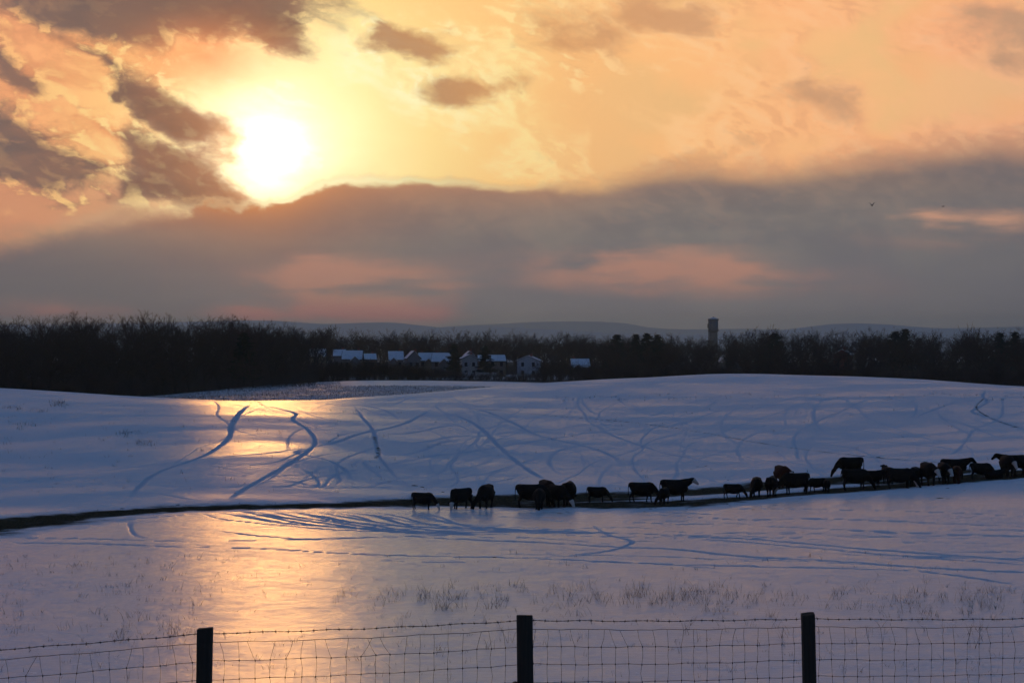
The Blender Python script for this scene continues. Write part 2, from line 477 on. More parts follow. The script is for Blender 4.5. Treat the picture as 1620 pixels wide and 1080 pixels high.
# column: list of (distance, photograph row) beyond the near field
COLS = {
    -700: [(120, 826), (150, 770), (190, 705), (250, 610), (330, 600), (430, 606), (560, 606)],
    -300: [(118, 834), (140, 792), (180, 726), (245, 601), (300, 606), (430, 606), (560, 606)],
    0: [(118, 832), (130, 810), (160, 754), (200, 676), (238, 614), (262, 617), (300, 628), (430, 622), (560, 606)],
    200: [(121, 818), (132, 803), (160, 742), (200, 665), (236, 627), (262, 634), (300, 634), (430, 623), (560, 605)],
    400: [(126, 805), (134, 797), (162, 722), (184, 688), (204, 657), (240, 634.5), (262, 640), (300, 634), (430, 611), (560, 606)],
    600: [(129, 799), (138, 790), (168, 728), (205, 664), (234, 640), (256, 625.5), (275, 632), (310, 629), (430, 603), (560, 603)],
    810: [(131, 798), (141, 788), (172, 732), (212, 661), (236, 638), (264, 609.5), (290, 620), (330, 624), (430, 606), (560, 602)],
    1000: [(131, 795), (142, 783), (176, 730), (218, 654), (242, 628), (272, 597.5), (300, 606), (340, 616), (430, 610), (560, 602)],
    1150: [(133, 789), (144, 777), (180, 722), (224, 645), (246, 624), (280, 591.5), (315, 599), (360, 612), (430, 610), (560, 602)],
    1300: [(135, 778), (146, 765), (184, 714), (226, 641), (250, 621), (280, 594.5), (315, 602), (360, 616), (430, 612), (560, 602)],
    1450: [(138, 768), (149, 752), (186, 704), (226, 640), (248, 622), (276, 600.5), (310, 610), (360, 622), (430, 616), (560, 602)],
    1620: [(142, 756), (153, 741), (186, 698), (222, 644), (244, 626), (268, 611.5), (300, 622), (360, 628), (430, 618), (560, 602)],
    2000: [(148, 738), (162, 718), (190, 684), (220, 650), (244, 634), (262, 626), (300, 634), (360, 630), (430, 620), (560, 602)],
    2500: [(150, 730), (164, 710), (190, 676), (220, 650), (244, 634), (262, 626), (300, 634), (360, 630), (430, 620), (560, 602)],
}
FAR = [(700.0, -12.4), (900.0, -14.0), (1400.0, -18.0), (3000.0, -30.0), (6000.0, -40.0), (14000.0, -60.0)]


def pchip(xk, yk, x):
    xk = np.asarray(xk, float); yk = np.asarray(yk, float)
    h = np.diff(xk); d = np.diff(yk) / h
    m = np.zeros_like(yk)
    m[0], m[-1] = d[0], d[-1]
    for i in range(1, len(yk) - 1):
        if d[i - 1] * d[i] > 0:
            w1, w2 = 2 * h[i] + h[i - 1], h[i] + 2 * h[i - 1]
            m[i] = (w1 + w2) / (w1 / d[i - 1] + w2 / d[i])
    i = np.clip(np.searchsorted(xk, x) - 1, 0, len(h) - 1)
    s = np.clip((x - xk[i]) / h[i], 0, 1)
    return ((1 + 2 * s) * (1 - s) ** 2 * yk[i] + s * (1 - s) ** 2 * h[i] * m[i]
            + s * s * (3 - 2 * s) * yk[i + 1] + s * s * (s - 1) * h[i] * m[i + 1])


R_SAMPLES = np.concatenate([np.arange(0, 60, 1.0), np.arange(60, 560, 0.5), np.geomspace(560, 14000, 120)])
COL_PX = np.array(sorted(COLS), float)
COL_TH = np.arctan((COL_PX - 810) / FPX)
PROFILE = []
for c in sorted(COLS):
    kn = NEAR + [(r, zpix(c, y, r)) for r, y in COLS[c]] + FAR
    z = pchip([k[0] for k in kn], [k[1] for k in kn], R_SAMPLES)
    PROFILE.append(z)
PROFILE = np.array(PROFILE)
# soften the profiles a little along the distance, then make a fine table over azimuth
ker = np.hanning(25); ker /= ker.sum()
body = slice(80, 1040)
for k in range(len(PROFILE)):
    sm = np.convolve(np.pad(PROFILE[k], 12, mode='edge'), ker, 'valid')
    PROFILE[k][body] = sm[body]
TH_TABLE = np.linspace(COL_TH[0], COL_TH[-1], 400)
TABLE = np.stack([pchip(COL_TH, PROFILE[:, j], TH_TABLE) for j in range(PROFILE.shape[1])], axis=1)


def smooth_noise(x, y, scale, seed):
    """cheap smooth value noise on arrays"""
    x = x / scale + 1000.3 * (seed + 1); y = y / scale + 517.7 * (seed + 1)
    xi = np.floor(x).astype(np.int64); yi = np.floor(y).astype(np.int64)
    fx = x - xi; fy = y - yi
    fx = fx * fx * (3 - 2 * fx); fy = fy * fy * (3 - 2 * fy)

    def h(a, b):
        v = (a * 374761393 + b * 668265263 + seed * 1442695041) & 0xFFFFFFFF
        v = ((v ^ (v >> 13)) * 1274126177) & 0xFFFFFFFF
        return ((v ^ (v >> 16)) & 0xFFFF) / 65535.0
    return ((h(xi, yi) * (1 - fx) + h(xi + 1, yi) * fx) * (1 - fy) + (h(xi, yi + 1) * (1 - fx) + h(xi + 1, yi + 1) * fx) * fy) - 0.5


def land_height(x, y):
    x = np.asarray(x, float); y = np.asarray(y, float)
    r = np.hypot(x, y); th = np.arctan2(x, y)
    ti = np.clip((th - TH_TABLE[0]) / (TH_TABLE[1] - TH_TABLE[0]), 0, len(TH_TABLE) - 1.001)
    i = ti.astype(int); f = ti - i
    j = np.clip(np.searchsorted(R_SAMPLES, r) - 1, 0, len(R_SAMPLES) - 2)
    g = np.clip((r - R_SAMPLES[j]) / (R_SAMPLES[j + 1] - R_SAMPLES[j]), 0, 1)
    z = ((TABLE[i, j] * (1 - f) + TABLE[i + 1, j] * f) * (1 - g) + (TABLE[i, j + 1] * (1 - f) + TABLE[i + 1, j + 1] * f) * g)
    und = np.clip((r - 20) / 60, 0, 1)
    z = z + und * (0.16 * smooth_noise(x, y, 23.0, 3) + 0.07 * smooth_noise(x, y, 8.0, 4))
    return z


def ground(x, y):
    return float(land_height(np.array([x]), np.array([y]))[0])


def ground_at(px, py, r0=30.0, r1=600.0):
    """first point of the land seen in a given direction"""
    t = np.arange(r0, r1, 0.25)
    dxy = np.array([(px - 810) / FPX, 1.0]); n = np.hypot(*dxy); dxy /= n
    slope = (540 - py) / FPX / n
    zz = land_height(dxy[0] * t, dxy[1] * t)
    hit = np.nonzero(zz >= slope * t)[0]
    k = hit[0] if len(hit) else len(t) - 1
    return Vector((dxy[0] * t[k], dxy[1] * t[k], zz[k]))


# rings and spokes of the sheet
th_in = np.radians(19.5)
spokes = np.concatenate([np.linspace(-math.pi, -math.radians(40), 26)[:-1], np.linspace(-math.radians(40), -th_in, 16)[:-1],
                         np.linspace(-th_in, th_in, 1120), np.linspace(th_in, math.radians(40), 16)[1:], np.linspace(math.radians(40), math.pi, 26)[1:-1]])
rings = np.concatenate([np.linspace(0.8, 56, 34)[:-1], 1.0 / np.linspace(1 / 56.0, 1 / 128.0, 260)[:-1], np.linspace(128, 290, 330)[:-1],
                        np.linspace(290, 440, 90)[:-1], np.geomspace(440, 14000, 60)])
NT, NR = len(spokes), len(rings)
TT, RR = np.meshgrid(spokes, rings)
GX = RR * np.sin(TT); GY = RR * np.cos(TT)
GZ = land_height(GX, GY)
track = np.zeros_like(GZ); mud = np.zeros_like(GZ); stub = np.zeros_like(GZ)


def world_path(pts, step=6.0):
    """photograph points -> wandering path on the land"""
    out = []
    for (a, b) in zip(pts[:-1], pts[1:]):
        n = max(1, int(math.hypot(b[0] - a[0], (b[1] - a[1]) * 2.0) / step))
        for k in range(n):
            f = k / n
            out.append((a[0] + (b[0] - a[0]) * f, a[1] + (b[1] - a[1]) * f))
    out.append(pts[-1])
    return np.array([ground_at(*p)[:2] for p in out])


def smooth_pts(pts, n=6):
    """Catmull-Rom through the given photograph points"""
    P = [np.array(p, float) for p in pts]
    P = [2 * P[0] - P[1]] + P + [2 * P[-1] - P[-2]]
    out = []
    for i in range(1, len(P) - 2):
        for k in range(n):
            t = k / n
            out.append(0.5 * (2 * P[i] + (P[i + 1] - P[i - 1]) * t + (2 * P[i - 1] - 5 * P[i] + 4 * P[i + 1] - P[i + 2]) * t * t
                              + (3 * P[i] - P[i - 1] - 3 * P[i + 1] + P[i + 2]) * t ** 3))
    out.append(P[-2])
    return [tuple(o) for o in out]


def stamp(field, path, width, strength, taper=False):
    """write a soft band along a world path into a per-vertex field"""
    th_p = np.arctan2(path[:, 0], path[:, 1]); r_p = np.hypot(path[:, 0], path[:, 1])
    pad = width * 2.5
    for k in range(len(path) - 1):
        a, b = path[k], path[k + 1]
        if np.hypot(*(b - a)) > 60: continue
        rr0, rr1 = min(r_p[k], r_p[k + 1]) - pad, max(r_p[k], r_p[k + 1]) + pad
        dt = pad / max(rr0, 1.0)
        t0, t1 = min(th_p[k], th_p[k + 1]) - dt, max(th_p[k], th_p[k + 1]) + dt
        i0, i1 = np.searchsorted(rings, [rr0, rr1]); j0, j1 = np.searchsorted(spokes, [t0, t1])
        if i1 <= i0 or j1 <= j0: continue
        sx, sy = GX[i0:i1, j0:j1], GY[i0:i1, j0:j1]
        d = b - a; L2 = max(d @ d, 1e-9)
        u = np.clip(((sx - a[0]) * d[0] + (sy - a[1]) * d[1]) / L2, 0, 1)
        dist = np.hypot(sx - a[0] - u * d[0], sy - a[1] - u * d[1])
        wob = 1.0 + 0.5 * smooth_noise(sx, sy, 3.2, 9) + 0.4 * smooth_noise(sx, sy, 0.8, 10)
        fade = min(1.0, (k + 1) / 7.0, (len(path) - 1 - k) / 7.0) if taper else 1.0
        v = strength * fade * np.clip(1.45 - dist / (width * np.clip(wob, 0.3, 2)), 0, 1)
        v = v * v * (3 - 2 * v) if strength >= 1 else v
        field[i0:i1, j0:j1] = np.maximum(field[i0:i1, j0:j1], v)


# cattle paths on the far slope, traced as they wander: (points, half width in m, strength)
PATHS = [
    ([(398, 638), (380, 652), (367, 672), (362, 692), (335, 714), (296, 731), (250, 747), (222, 768), (200, 795)], 0.52, 0.9),
    ([(412, 640), (440, 646), (468, 654), (464, 664), (488, 680), (499, 700), (484, 716), (455, 735), (425, 752), (385, 775), (355, 795)], 0.42, 0.85),
    ([(562, 643), (575, 662), (590, 680), (596, 705), (600, 722), (615, 740), (630, 760)], 0.42, 0.9),
    ([(690, 644), (665, 657), (640, 670), (610, 678), (570, 686), (530, 700), (500, 706)], 0.55, 0.85),
    ([(500, 706), (470, 716), (520, 728), (548, 745), (560, 765)], 0.40, 0.7),
    ([(640, 670), (620, 655), (600, 646), (560, 640), (480, 637), (420, 637)], 0.45, 0.7),
    ([(695, 650), (730, 660), (762, 678), (790, 706), (820, 732), (850, 752), (864, 760)], 0.55, 0.8),
    ([(700, 640), (760, 648), (810, 668), (850, 688), (900, 700), (940, 710), (970, 722), (990, 740)], 0.50, 0.75),
    ([(680, 664), (720, 655), (760, 650), (830, 640), (860, 630)], 0.40, 0.5),
    ([(600, 690), (650, 685), (700, 675), (760, 665)], 0.40, 0.6),
    ([(596, 700), (660, 700), (720, 690), (760, 690), (830, 680)], 0.45, 0.6),
    ([(600, 722), (660, 715), (700, 700), (760, 690)], 0.40, 0.6),
    ([(620, 735), (680, 722), (740, 715), (800, 705), (900, 690), (970, 680)], 0.50, 0.6),
    ([(930, 664), (960, 684), (1000, 700), (1050, 716), (1100, 726), (1160, 740)], 0.45, 0.6),
    ([(1060, 640), (1040, 655), (1000, 662), (950, 666)], 0.4, 0.5),
    ([(900, 760), (870, 735), (880, 715), (920, 705), (960, 700)], 0.35, 0.5),
    ([(500, 706), (430, 716), (340, 724), (200, 740), (100, 752), (0, 768)], 0.35, 0.55),
    ([(355, 795), (300, 790), (240, 780), (160, 782), (60, 780)], 0.35, 0.5),
    ([(385, 775), (440, 760), (520, 772), (590, 770), (640, 775)], 0.45, 0.6),
    ([(545, 745), (570, 730), (590, 745), (630, 770)], 0.4, 0.55),
    ([(1190, 632), (1165, 645), (1145, 662), (1142, 680), (1165, 700), (1230, 712)], 0.35, 0.4),
    ([(1340, 622), (1305, 632), (1290, 645), (1288, 662), (1300, 680), (1340, 696)], 0.5, 0.42),
    ([(1290, 640), (1330, 628), (1400, 622), (1460, 618)], 0.5, 0.5),
    ([(1440, 628), (1450, 645), (1440, 660), (1400, 655), (1370, 642)], 0.5, 0.5),
    ([(1560, 616), (1555, 626), (1562, 636), (1545, 646), (1540, 652), (1570, 662), (1610, 676), (1640, 682)], 0.35, 1.0),
    ([(1540, 625), (1500, 640), (1460, 655), (1440, 668)], 0.40, 0.6),
    ([(1480, 640), (1490, 660), (1520, 680), (1560, 700)], 0.4, 0.45),
    ([(1240, 640), (1320, 650), (1400, 660), (1500, 664), (1600, 700)], 0.4, 0.45),
    ([(1100, 672), (1200, 680), (1300, 694), (1420, 700), (1560, 716)], 0.4, 0.45),
    # foreground: vehicle and cattle tracks on the flat
    ([(300, 865), (420, 868), (560, 876), (700, 880), (820, 882), (960, 888), (1080, 893), (1260, 897), (1450, 903), (1620, 926)], 0.22, 0.95),
    ([(0, 858), (150, 860), (300, 866)], 0.35, 0.6),
    ([(330, 838), (420, 848), (500, 852), (640, 848), (760, 845), (860, 843), (960, 842)], 0.28, 0.75),
    ([(0, 850), (140, 852), (300, 856), (420, 854), (560, 852)], 0.25, 0.7),
    ([(640, 848), (760, 854), (860, 858), (960, 864), (1060, 868), (1180, 880), (1330, 888), (1450, 897), (1640, 906)], 0.45, 0.85),
    ([(960, 842), (1060, 846), (1180, 852), (1300, 862), (1420, 872), (1640, 888)], 0.35, 0.7),
    ([(1060, 850), (1160, 856), (1300, 868), (1460, 882), (1640, 894)], 0.30, 0.6),
    ([(930, 825), (960, 845), (1000, 856), (975, 868), (930, 876), (880, 880)], 0.28, 0.75),
    ([(1000, 812), (1100, 818), (1190, 822), (1300, 820), (1450, 826), (1640, 834)], 0.20, 0.7),
    ([(1080, 806), (1200, 804), (1320, 806), (1480, 810), (1640, 818)], 0.22, 0.55),
    ([(1160, 830), (1300, 836), (1440, 842), (1640, 850)], 0.25, 0.5),
    ([(210, 812), (206, 830), (214, 846), (240, 852)], 0.30, 0.55),
    ([(0, 846), (60, 838), (150, 826), (240, 818), (330, 812)], 0.35, 0.6),
    ([(60, 850), (40, 842), (90, 832), (200, 826)], 0.3, 0.55),
    ([(650, 812), (700, 826), (780, 834), (860, 838), (960, 834), (1060, 836)], 0.30, 0.6),
]
# looping wheel ruts beside the feeding strip, below the left end of the herd
for k in range(15):
    x0 = 310 + k * 22 + random.uniform(-8, 8)
    PATHS.append(([(x0, 806 + random.uniform(-1, 3)), (x0 + 40 + k * 2, 818 + random.uniform(-3, 3)), (x0 + 120, 829 + random.uniform(-3, 4)),
                   (x0 + 230, 838 + random.uniform(-4, 4)), (x0 + 380, 842 + random.uniform(-3, 3))], random.uniform(0.22, 0.42), random.uniform(0.6, 1.0)))
for k in range(190):    # fainter wanderings across the slope
    x0 = random.uniform(420, 1640); y0 = random.uniform(640, 760)
    if y0 > 770 - (x0 - 600) * 0.03: continue
    pts = [(x0, y0)]; a = random.uniform(-0.9, 0.9) + (math.pi if random.random() < 0.5 else 0)
    for q in range(random.randint(6, 14)):
        a += random.uniform(-0.5, 0.5)
        pts.append((pts[-1][0] + 38 * math.cos(a), min(770, max(628, pts[-1][1] + 13 * math.sin(a)))))
    PATHS.append((pts, random.uniform(0.14, 0.3), random.uniform(0.25, 0.55)))
for k in range(40):
    x0 = random.uniform(560, 1500); y0 = random.uniform(806, 890) + 0.02 * (x0 - 800)
    PATHS.append(([(x0, y0), (x0 + 110, y0 + random.uniform(-3, 6)), (x0 + 260, y0 + random.uniform(-2, 12))], random.uniform(0.15, 0.3), random.uniform(0.3, 0.65)))

for pts, w, s in PATHS:
    sp = smooth_pts(pts)
    stamp(track, world_path(sp), w * (0.50 if w > 0.41 else 0.66), s, True)

# trodden feeding strip (bare mud and old hay)
STRIP = [([(-60, 838), (0, 829), (60, 821), (140, 814), (220, 808), (300, 804), (400, 801), (520, 798), (640, 795), (740, 795), (820, 797), (900, 797), (960, 796)], 3.8, 1.0),
         ([(640, 794), (760, 790), (860, 788), (960, 784), (1060, 780), (1180, 772), (1300, 762), (1400, 754), (1480, 747)], 3.9, 1.0),
         ([(900, 797), (1000, 798), (1080, 794), (1180, 787), (1300, 777), (1400, 769), (1500, 761), (1640, 749)], 2.8, 1.0),
         ([(1400, 762), (1500, 755), (1660, 742)], 2.2, 1.0), ([(660, 793), (760, 793), (860, 792), (950, 790)], 3.4, 1.0),
         ([(1330, 772), (1440, 766), (1520, 758)], 1.6, 1.0)]
for pts, w, s in STRIP:
    stamp(mud, world_path(smooth_pts(pts)), w, s)
for pts, w, s in STRIP[:3]:      # trampled snow on both sides
    stamp(track, world_path(smooth_pts(pts)), 5.5, 0.62)
# a worn line across the slope and bare spots on the paths
stamp(mud, world_path(smooth_pts([(760, 646), (860, 656), (1000, 668), (1100, 682), (1200, 700), (1300, 714), (1420, 726), (1560, 736)])), 0.17, 0.75)
stamp(mud, world_path(smooth_pts([(592, 690), (597, 705), (600, 718), (594, 724)])), 0.22, 0.6)
stamp(mud, world_path(smooth_pts([(1556, 630), (1545, 646), (1575, 664), (1612, 676)])), 0.14, 0.7)
# corn stubble on the field beyond the saddle
sx = 810 + FPX * np.tan(np.clip(TT, -1.2, 1.2))
stub = np.clip((RR - 268) / 14, 0, 1) * np.clip((452 - RR) / 20, 0, 1) * np.clip((sx - 60) / 60, 0, 1) * np.clip((930 - sx) / 60, 0, 1)
stub *= np.clip(1.0 - np.clip((RR - 385) / 10, 0, 1) * np.clip((sx - 520) / 50, 0, 1), 0, 1)

# crust: hard and wind polished on the flat and in the saddle, softer powder on the far slope
crust = 1.0 - 0.91 * np.clip((RR - 125) / 9, 0, 1)
ice = np.exp(-((sx - 400) / 120.0) ** 2) * np.clip((RR - 161) / 4, 0, 1) * np.clip((179 - RR) / 5, 0, 1)
ice = np.maximum(ice, np.exp(-((sx - 420) / 130.0) ** 2) * np.clip((RR - 203) / 5, 0, 1) * np.clip((262 - RR) / 8, 0, 1))
crust *= 1.0 - 0.7 * np.clip((330 - sx) / 120, 0, 1) * np.clip((RR - 134) / 15, 0, 1)
crust = np.maximum(crust, ice)
# darkness of the dense woods, painted into the ground colour over its snow
edge_l = np.interp(sx, [100, 250, 400, 520, 640, 930], [372, 392, 428, 440, 452, 440])
wood_dark = np.where(sx < 520, np.clip((RR - edge_l) / 12, 0, 1), np.where(sx < 930, np.clip((RR - edge_l) / 12, 0, 1) * (1 - 0.75 * np.clip((RR - 585) / 8, 0, 1) * np.clip((735 - RR) / 10, 0, 1)), np.clip((RR - 372) / 14, 0, 1)))
wood_dark *= np.clip((2600 - RR) / 200, 0, 1) * (np.abs(TT) < 0.5)
GZ = GZ - 0.035 * track * (1 - mud) - 0.05 * mud + 0.03 * mud * smooth_noise(GX, GY, 0.6, 21)
GZ = GZ + 0.010 * track * smooth_noise(GX, GY, 0.35, 22)

verts = np.stack([GX.ravel(), GY.ravel(), GZ.ravel()], 1)
idx = np.arange(NR * NT).reshape(NR, NT)
a, b = idx[:-1, :], np.roll(idx, -1, axis=1)[:-1, :]
c, d = np.roll(idx, -1, axis=1)[1:, :], idx[1:, :]
quads = np.stack([a, d, c, b], -1).reshape(-1, 4)
centre = len(verts)
verts = np.vstack([verts, [[0, 0, -1.7]]])
fan = np.stack([np.full(NT, centre), idx[0], np.roll(idx[0], -1)], 1)
me = fast_mesh('snow_field', verts, quads, fan)
me.polygons.foreach_set('use_smooth', np.ones(len(me.polygons), bool))
for nm, f in (('track', track), ('mud', mud), ('stubble', stub), ('crust', crust), ('wood_dark', wood_dark)):
    at = me.attributes.new(nm, 'FLOAT', 'POINT')
    at.data.foreach_set('value', np.append(f.ravel(), 0).astype(np.float32))


def snow_material():
    m, M, b = new_mat('crusted_snow')
    geo = M.node('ShaderNodeNewGeometry')
    Pn = geo.outputs['Position']

    def attr(n):
        x = M.node('ShaderNodeAttribute', attribute_name=n)
        return x.outputs['Fac']
    tr, md, st = attr('track'), attr('mud'), attr('stubble')
    cru, lit = attr('crust'), attr('wood_dark')
    nA = M.noise(Pn, 0.10, 5.0, 0.55)
    nB = M.noise(Pn, 0.9, 6.0, 0.6)
    nC = M.noise(Pn, 7.0, 3.0, 0.6)
    nD = M.noise(Pn, 45.0, 2.0, 0.5)
    nE = M.noise(Pn, 0.28, 3.0, 0.6)
    mudf = M.step(M.add(M.add(md, M.mul(M.sub(nE, 0.5), 0.9)), M.add(M.mul(M.sub(nB, 0.5), 0.9), M.mul(M.sub(nC, 0.5), 0.5))), 0.20, 0.95)
    clod = M.step(nC, 0.45, 0.7)
    mudc = M.mix(clod, (0.040, 0.032, 0.020), (0.18, 0.145, 0.085))
    rows = M.noise(M.vscale(Pn, (0.55, 0.55, 0.0)), 1.0, 4.0, 0.7)
    stf = M.mul(M.step(M.add(rows, M.mul(M.sub(nC, 0.5), 0.6)), 0.34, 0.58), M.mul(st, 0.55))
    snow = M.mix(nA, (0.86, 0.88, 0.93), (0.80, 0.83, 0.90))
    col = M.mix(stf, snow, (0.10, 0.085, 0.07))
    wood_darkf = M.mul(lit, M.step(M.add(nB, M.mul(M.sub(nC, 0.5), 0.5)), 0.28, 0.42))
    col = M.mix(wood_darkf, col, (0.045, 0.036, 0.03))  # the wood's darkness laid over the snow colour
    col = M.mix(mudf, col, mudc)
    trodden = M.step(M.add(tr, M.mul(M.sub(nB, 0.5), 0.35)), 0.08, 0.85)
    col = M.mix(M.mul(M.mul(trodden, M.sub(1.0, mudf)), 0.6), col, (0.54, 0.64, 0.78))   # packed snow is darker
    M.put(b.inputs['Base Color'], col)
    matte = M.maxi(M.maxi(trodden, wood_darkf), M.maxi(mudf, stf))
    # wind-polished crust: gloss varies in patches, trampled snow has none
    rough = M.linmap(M.add(M.mul(nA, 0.5), M.mul(nB, 0.5)), 0.35, 0.65, ROUGH_LO, ROUGH_HI)
    rough = M.add(rough, M.mul(matte, 0.6))
    M.put(b.inputs['Roughness'], M.m('MINIMUM', rough, 0.95))
    powder = M.step(M.add(M.mul(nB, 0.6), M.mul(nA, 0.4)), 0.38, 0.62)
    patch = M.step(M.add(M.mul(M.noise(M.vscale(Pn, (0.05, 0.11, 0.0)), 1.0, 4.0, 0.6), 0.75), M.mul(nB, 0.25)), 0.42, 0.60)
    gloss = M.m('MINIMUM', M.add(cru, M.mul(patch, 0.36)), 1.0)
    gloss = M.mul(M.mul(gloss, M.sub(1.0, M.mul(powder, 0.25))), M.mul(M.sub(1.0, matte), GLOSS))
    gloss = M.m('MINIMUM', gloss, 1.0)
    b.inputs['Specular IOR Level'].default_value = 0.5
    b.inputs['IOR'].default_value = 1.42
    ripple = M.noise(M.vscale(Pn, (0.55, 3.6, 0.0)), 1.0, 5.0, 0.7)
    gloss = M.mul(gloss, M.linmap(ripple, 0.32, 0.66, 0.72, 1.25))
    hgt = M.add(M.add(M.add(M.mul(nB, 0.06), M.mul(ripple, 0.035)), M.mul(nC, 0.015)), M.mul(nD, 0.0026))
    hgt = M.add(hgt, M.mul(M.mul(matte, nC), 0.05))
    bp = M.node('ShaderNodeBump')
    bp.inputs['Strength'].default_value = 0.8
    bp.inputs['Distance'].default_value = 1.0
    M.put(bp.inputs['Height'], hgt)
    M.put(b.inputs['Normal'], bp.outputs[0])
    # loose snow scatters evenly; only the crust shines
    df = M.node('ShaderNodeBsdfDiffuse')
    M.put(df.inputs['Color'], col); M.put(df.inputs['Normal'], bp.outputs[0]); df.inputs['Roughness'].default_value = 0.3
    mx = M.node('ShaderNodeMixShader')
    M.put(mx.inputs[0], gloss)
    nt = m.node_tree
    nt.links.new(df.outputs[0], mx.inputs[1]); nt.links.new(b.outputs[0], mx.inputs[2])
    out = [x for x in nt.nodes if x.type == 'OUTPUT_MATERIAL'][0]
    nt.links.new(mx.outputs[0], out.inputs[0])
    return m


ROUGH_LO, ROUGH_HI, GLOSS = 0.17, 0.29, 1.0
me.materials.append(snow_material())
snow_field = bpy.data.objects.new('snow_field', me)
COL.objects.link(snow_field)
tag(snow_field, 'rolling snow covered pasture with icy crust and trodden cattle paths', kind='structure')


# ------------------------------------------------------------------ distant mountains
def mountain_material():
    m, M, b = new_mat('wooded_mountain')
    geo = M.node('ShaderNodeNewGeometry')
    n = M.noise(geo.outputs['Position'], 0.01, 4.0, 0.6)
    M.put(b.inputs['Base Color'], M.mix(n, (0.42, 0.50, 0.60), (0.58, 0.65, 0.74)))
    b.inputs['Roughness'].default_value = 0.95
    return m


MOUNTAIN = mountain_material()
for name, label, r, pts in (
        ('mountain_ridge', 'faint blue nearer mountain ridge beyond the trees', 9000.0,
         [(-900, 520), (-300, 512), (100, 510), (420, 504), (520, 509), (570, 507.5), (610, 507), (660, 511), (705, 515), (760, 512), (810, 515), (900, 520), (980, 524), (1080, 526), (1200, 522), (1260, 516), (1320, 509.5), (1360, 508.5), (1400, 510), (1470, 515), (1620, 521), (2000, 524), (2600, 520)]),
        ('mountain_ridge', 'palest long mountain ridge along the horizon behind the water tower', 12500.0,
         [(-900, 516), (0, 512), (420, 514), (650, 517), (740, 511), (800, 508.5), (860, 506), (930, 505.5), (985, 507.5), (1030, 515), (1080, 518), (1180, 517), (1300, 520), (1500, 516), (1700, 513), (2600, 516)])):
    xs = np.linspace(-880, 2580, 420)
    py = pchip([p[0] for p in pts], [p[1] for p in pts], xs)
    th = np.arctan((xs - 810) / FPX)
    py = py + 3.0
    crest = (540 - py) / np.hypot(FPX, xs - 810) * r
    vv, prof = [], [(-900, 0.0), (-520, 0.30), (-260, 0.68), (-90, 0.93), (0, 1.0), (160, 0.9), (500, 0.5), (900, 0.0)]
    base = -75.0
    for dr, f in prof:
        rr = r + dr + 60 * np.sin(xs / 37.0)
        wob = 0 if f in (0.0, 1.0) else 6.0 * np.sin(xs / 11.0 + dr)
        vv.append(np.stack([rr * np.sin(th), rr * np.cos(th), base + (crest - base) * f + wob], 1))
    vv = np.array(vv); k, n = vv.shape[:2]
    ii = np.arange(k * n).reshape(k, n)
    q = np.stack([ii[:-1, :-1], ii[:-1, 1:], ii[1:, 1:], ii[1:, :-1]], -1).reshape(-1, 4)
    mm = fast_mesh(name, vv.reshape(-1, 3), q)
    mm.polygons.foreach_set('use_smooth', np.ones(len(mm.polygons), bool))
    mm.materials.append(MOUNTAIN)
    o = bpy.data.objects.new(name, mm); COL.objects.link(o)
    tag(o, label, kind='structure')


# ------------------------------------------------------------------ tubes
def tube(path, radii, sides=4, cap=True):
    """tapered tube along a path; returns (verts, faces)"""
    path = [Vector(p) for p in path]
    vs, fs = [], []
    ref = Vector((0.31, 0.57, 0.76))
    for i, p in enumerate(path):
        t = (path[min(i + 1, len(path) - 1)] - path[max(i - 1, 0)])
        if t.length < 1e-9: t = Vector((0, 0, 1))
        t.normalize()
        a = t.cross(ref)
        if a.length < 1e-3: a = t.cross(Vector((1, 0, 0)))
        a.normalize(); b = t.cross(a)
        for k in range(sides):
            w = 2 * math.pi * k / sides
            vs.append(p + radii[i] * (math.cos(w) * a + math.sin(w) * b))
    for i in range(len(path) - 1):
        for k in range(sides):
            k2 = (k + 1) % sides
            fs.append((i * sides + k, i * sides + k2, (i + 1) * sides + k2, (i + 1) * sides + k))
    if cap:
        fs.append(tuple(reversed(range(sides))))
        e = (len(path) - 1) * sides
        fs.append(tuple(e + k for k in range(sides)))
    return vs, fs


class Mesh:
    def __init__(self):
        self.v, self.f = [], []

    def add(self, vf):
        n = len(self.v)
        self.v.extend(vf[0]); self.f.extend([tuple(i + n for i in f) for f in vf[1]])

    def box(self, lo, hi, rot=None, at=(0, 0, 0)):
        c = [Vector((x, y, z)) for x in (lo[0], hi[0]) for y in (lo[1], hi[1]) for z in (lo[2], hi[2])]
        if rot: c = [rot @ p for p in c]
        c = [p + Vector(at) for p in c]
        self.add((c, [(0, 1, 3, 2), (4, 6, 7, 5), (0, 4, 5, 1), (2, 3, 7, 6), (0, 2, 6, 4), (1, 5, 7, 3)]))

    def data(self, name, mat=None, smooth=False):
        me = bpy.data.meshes.new(name)
        me.from_pydata([tuple(p) for p in self.v], [], self.f)
        me.update()
        if smooth: me.polygons.foreach_set('use_smooth', [True] * len(me.polygons))
        if mat: me.materials.append(mat)
        return me

    def build(self, name, mat=None, parent=None, smooth=False):
        o = bpy.data.objects.new(name, self.data(name, mat, smooth))
        COL.objects.link(o)
        if parent is not None: o.parent = parent
        return o


# ------------------------------------------------------------------ trees
def bark_material(name, dark, light):
    m, M, b = new_mat(name)
    geo = M.node('ShaderNodeNewGeometry')
    n = M.noise(geo.outputs['Position'], 0.35, 4.0, 0.6)
    oi = M.node('ShaderNodeObjectInfo')
    M.put(b.inputs['Base Color'], M.mix(M.add(M.mul(n, 0.6), M.mul(oi.outputs['Random'], 0.4)), dark, light))
    b.inputs['Roughness'].default_value = 0.9
    b.inputs['Specular IOR Level'].default_value = 0.15
    return m


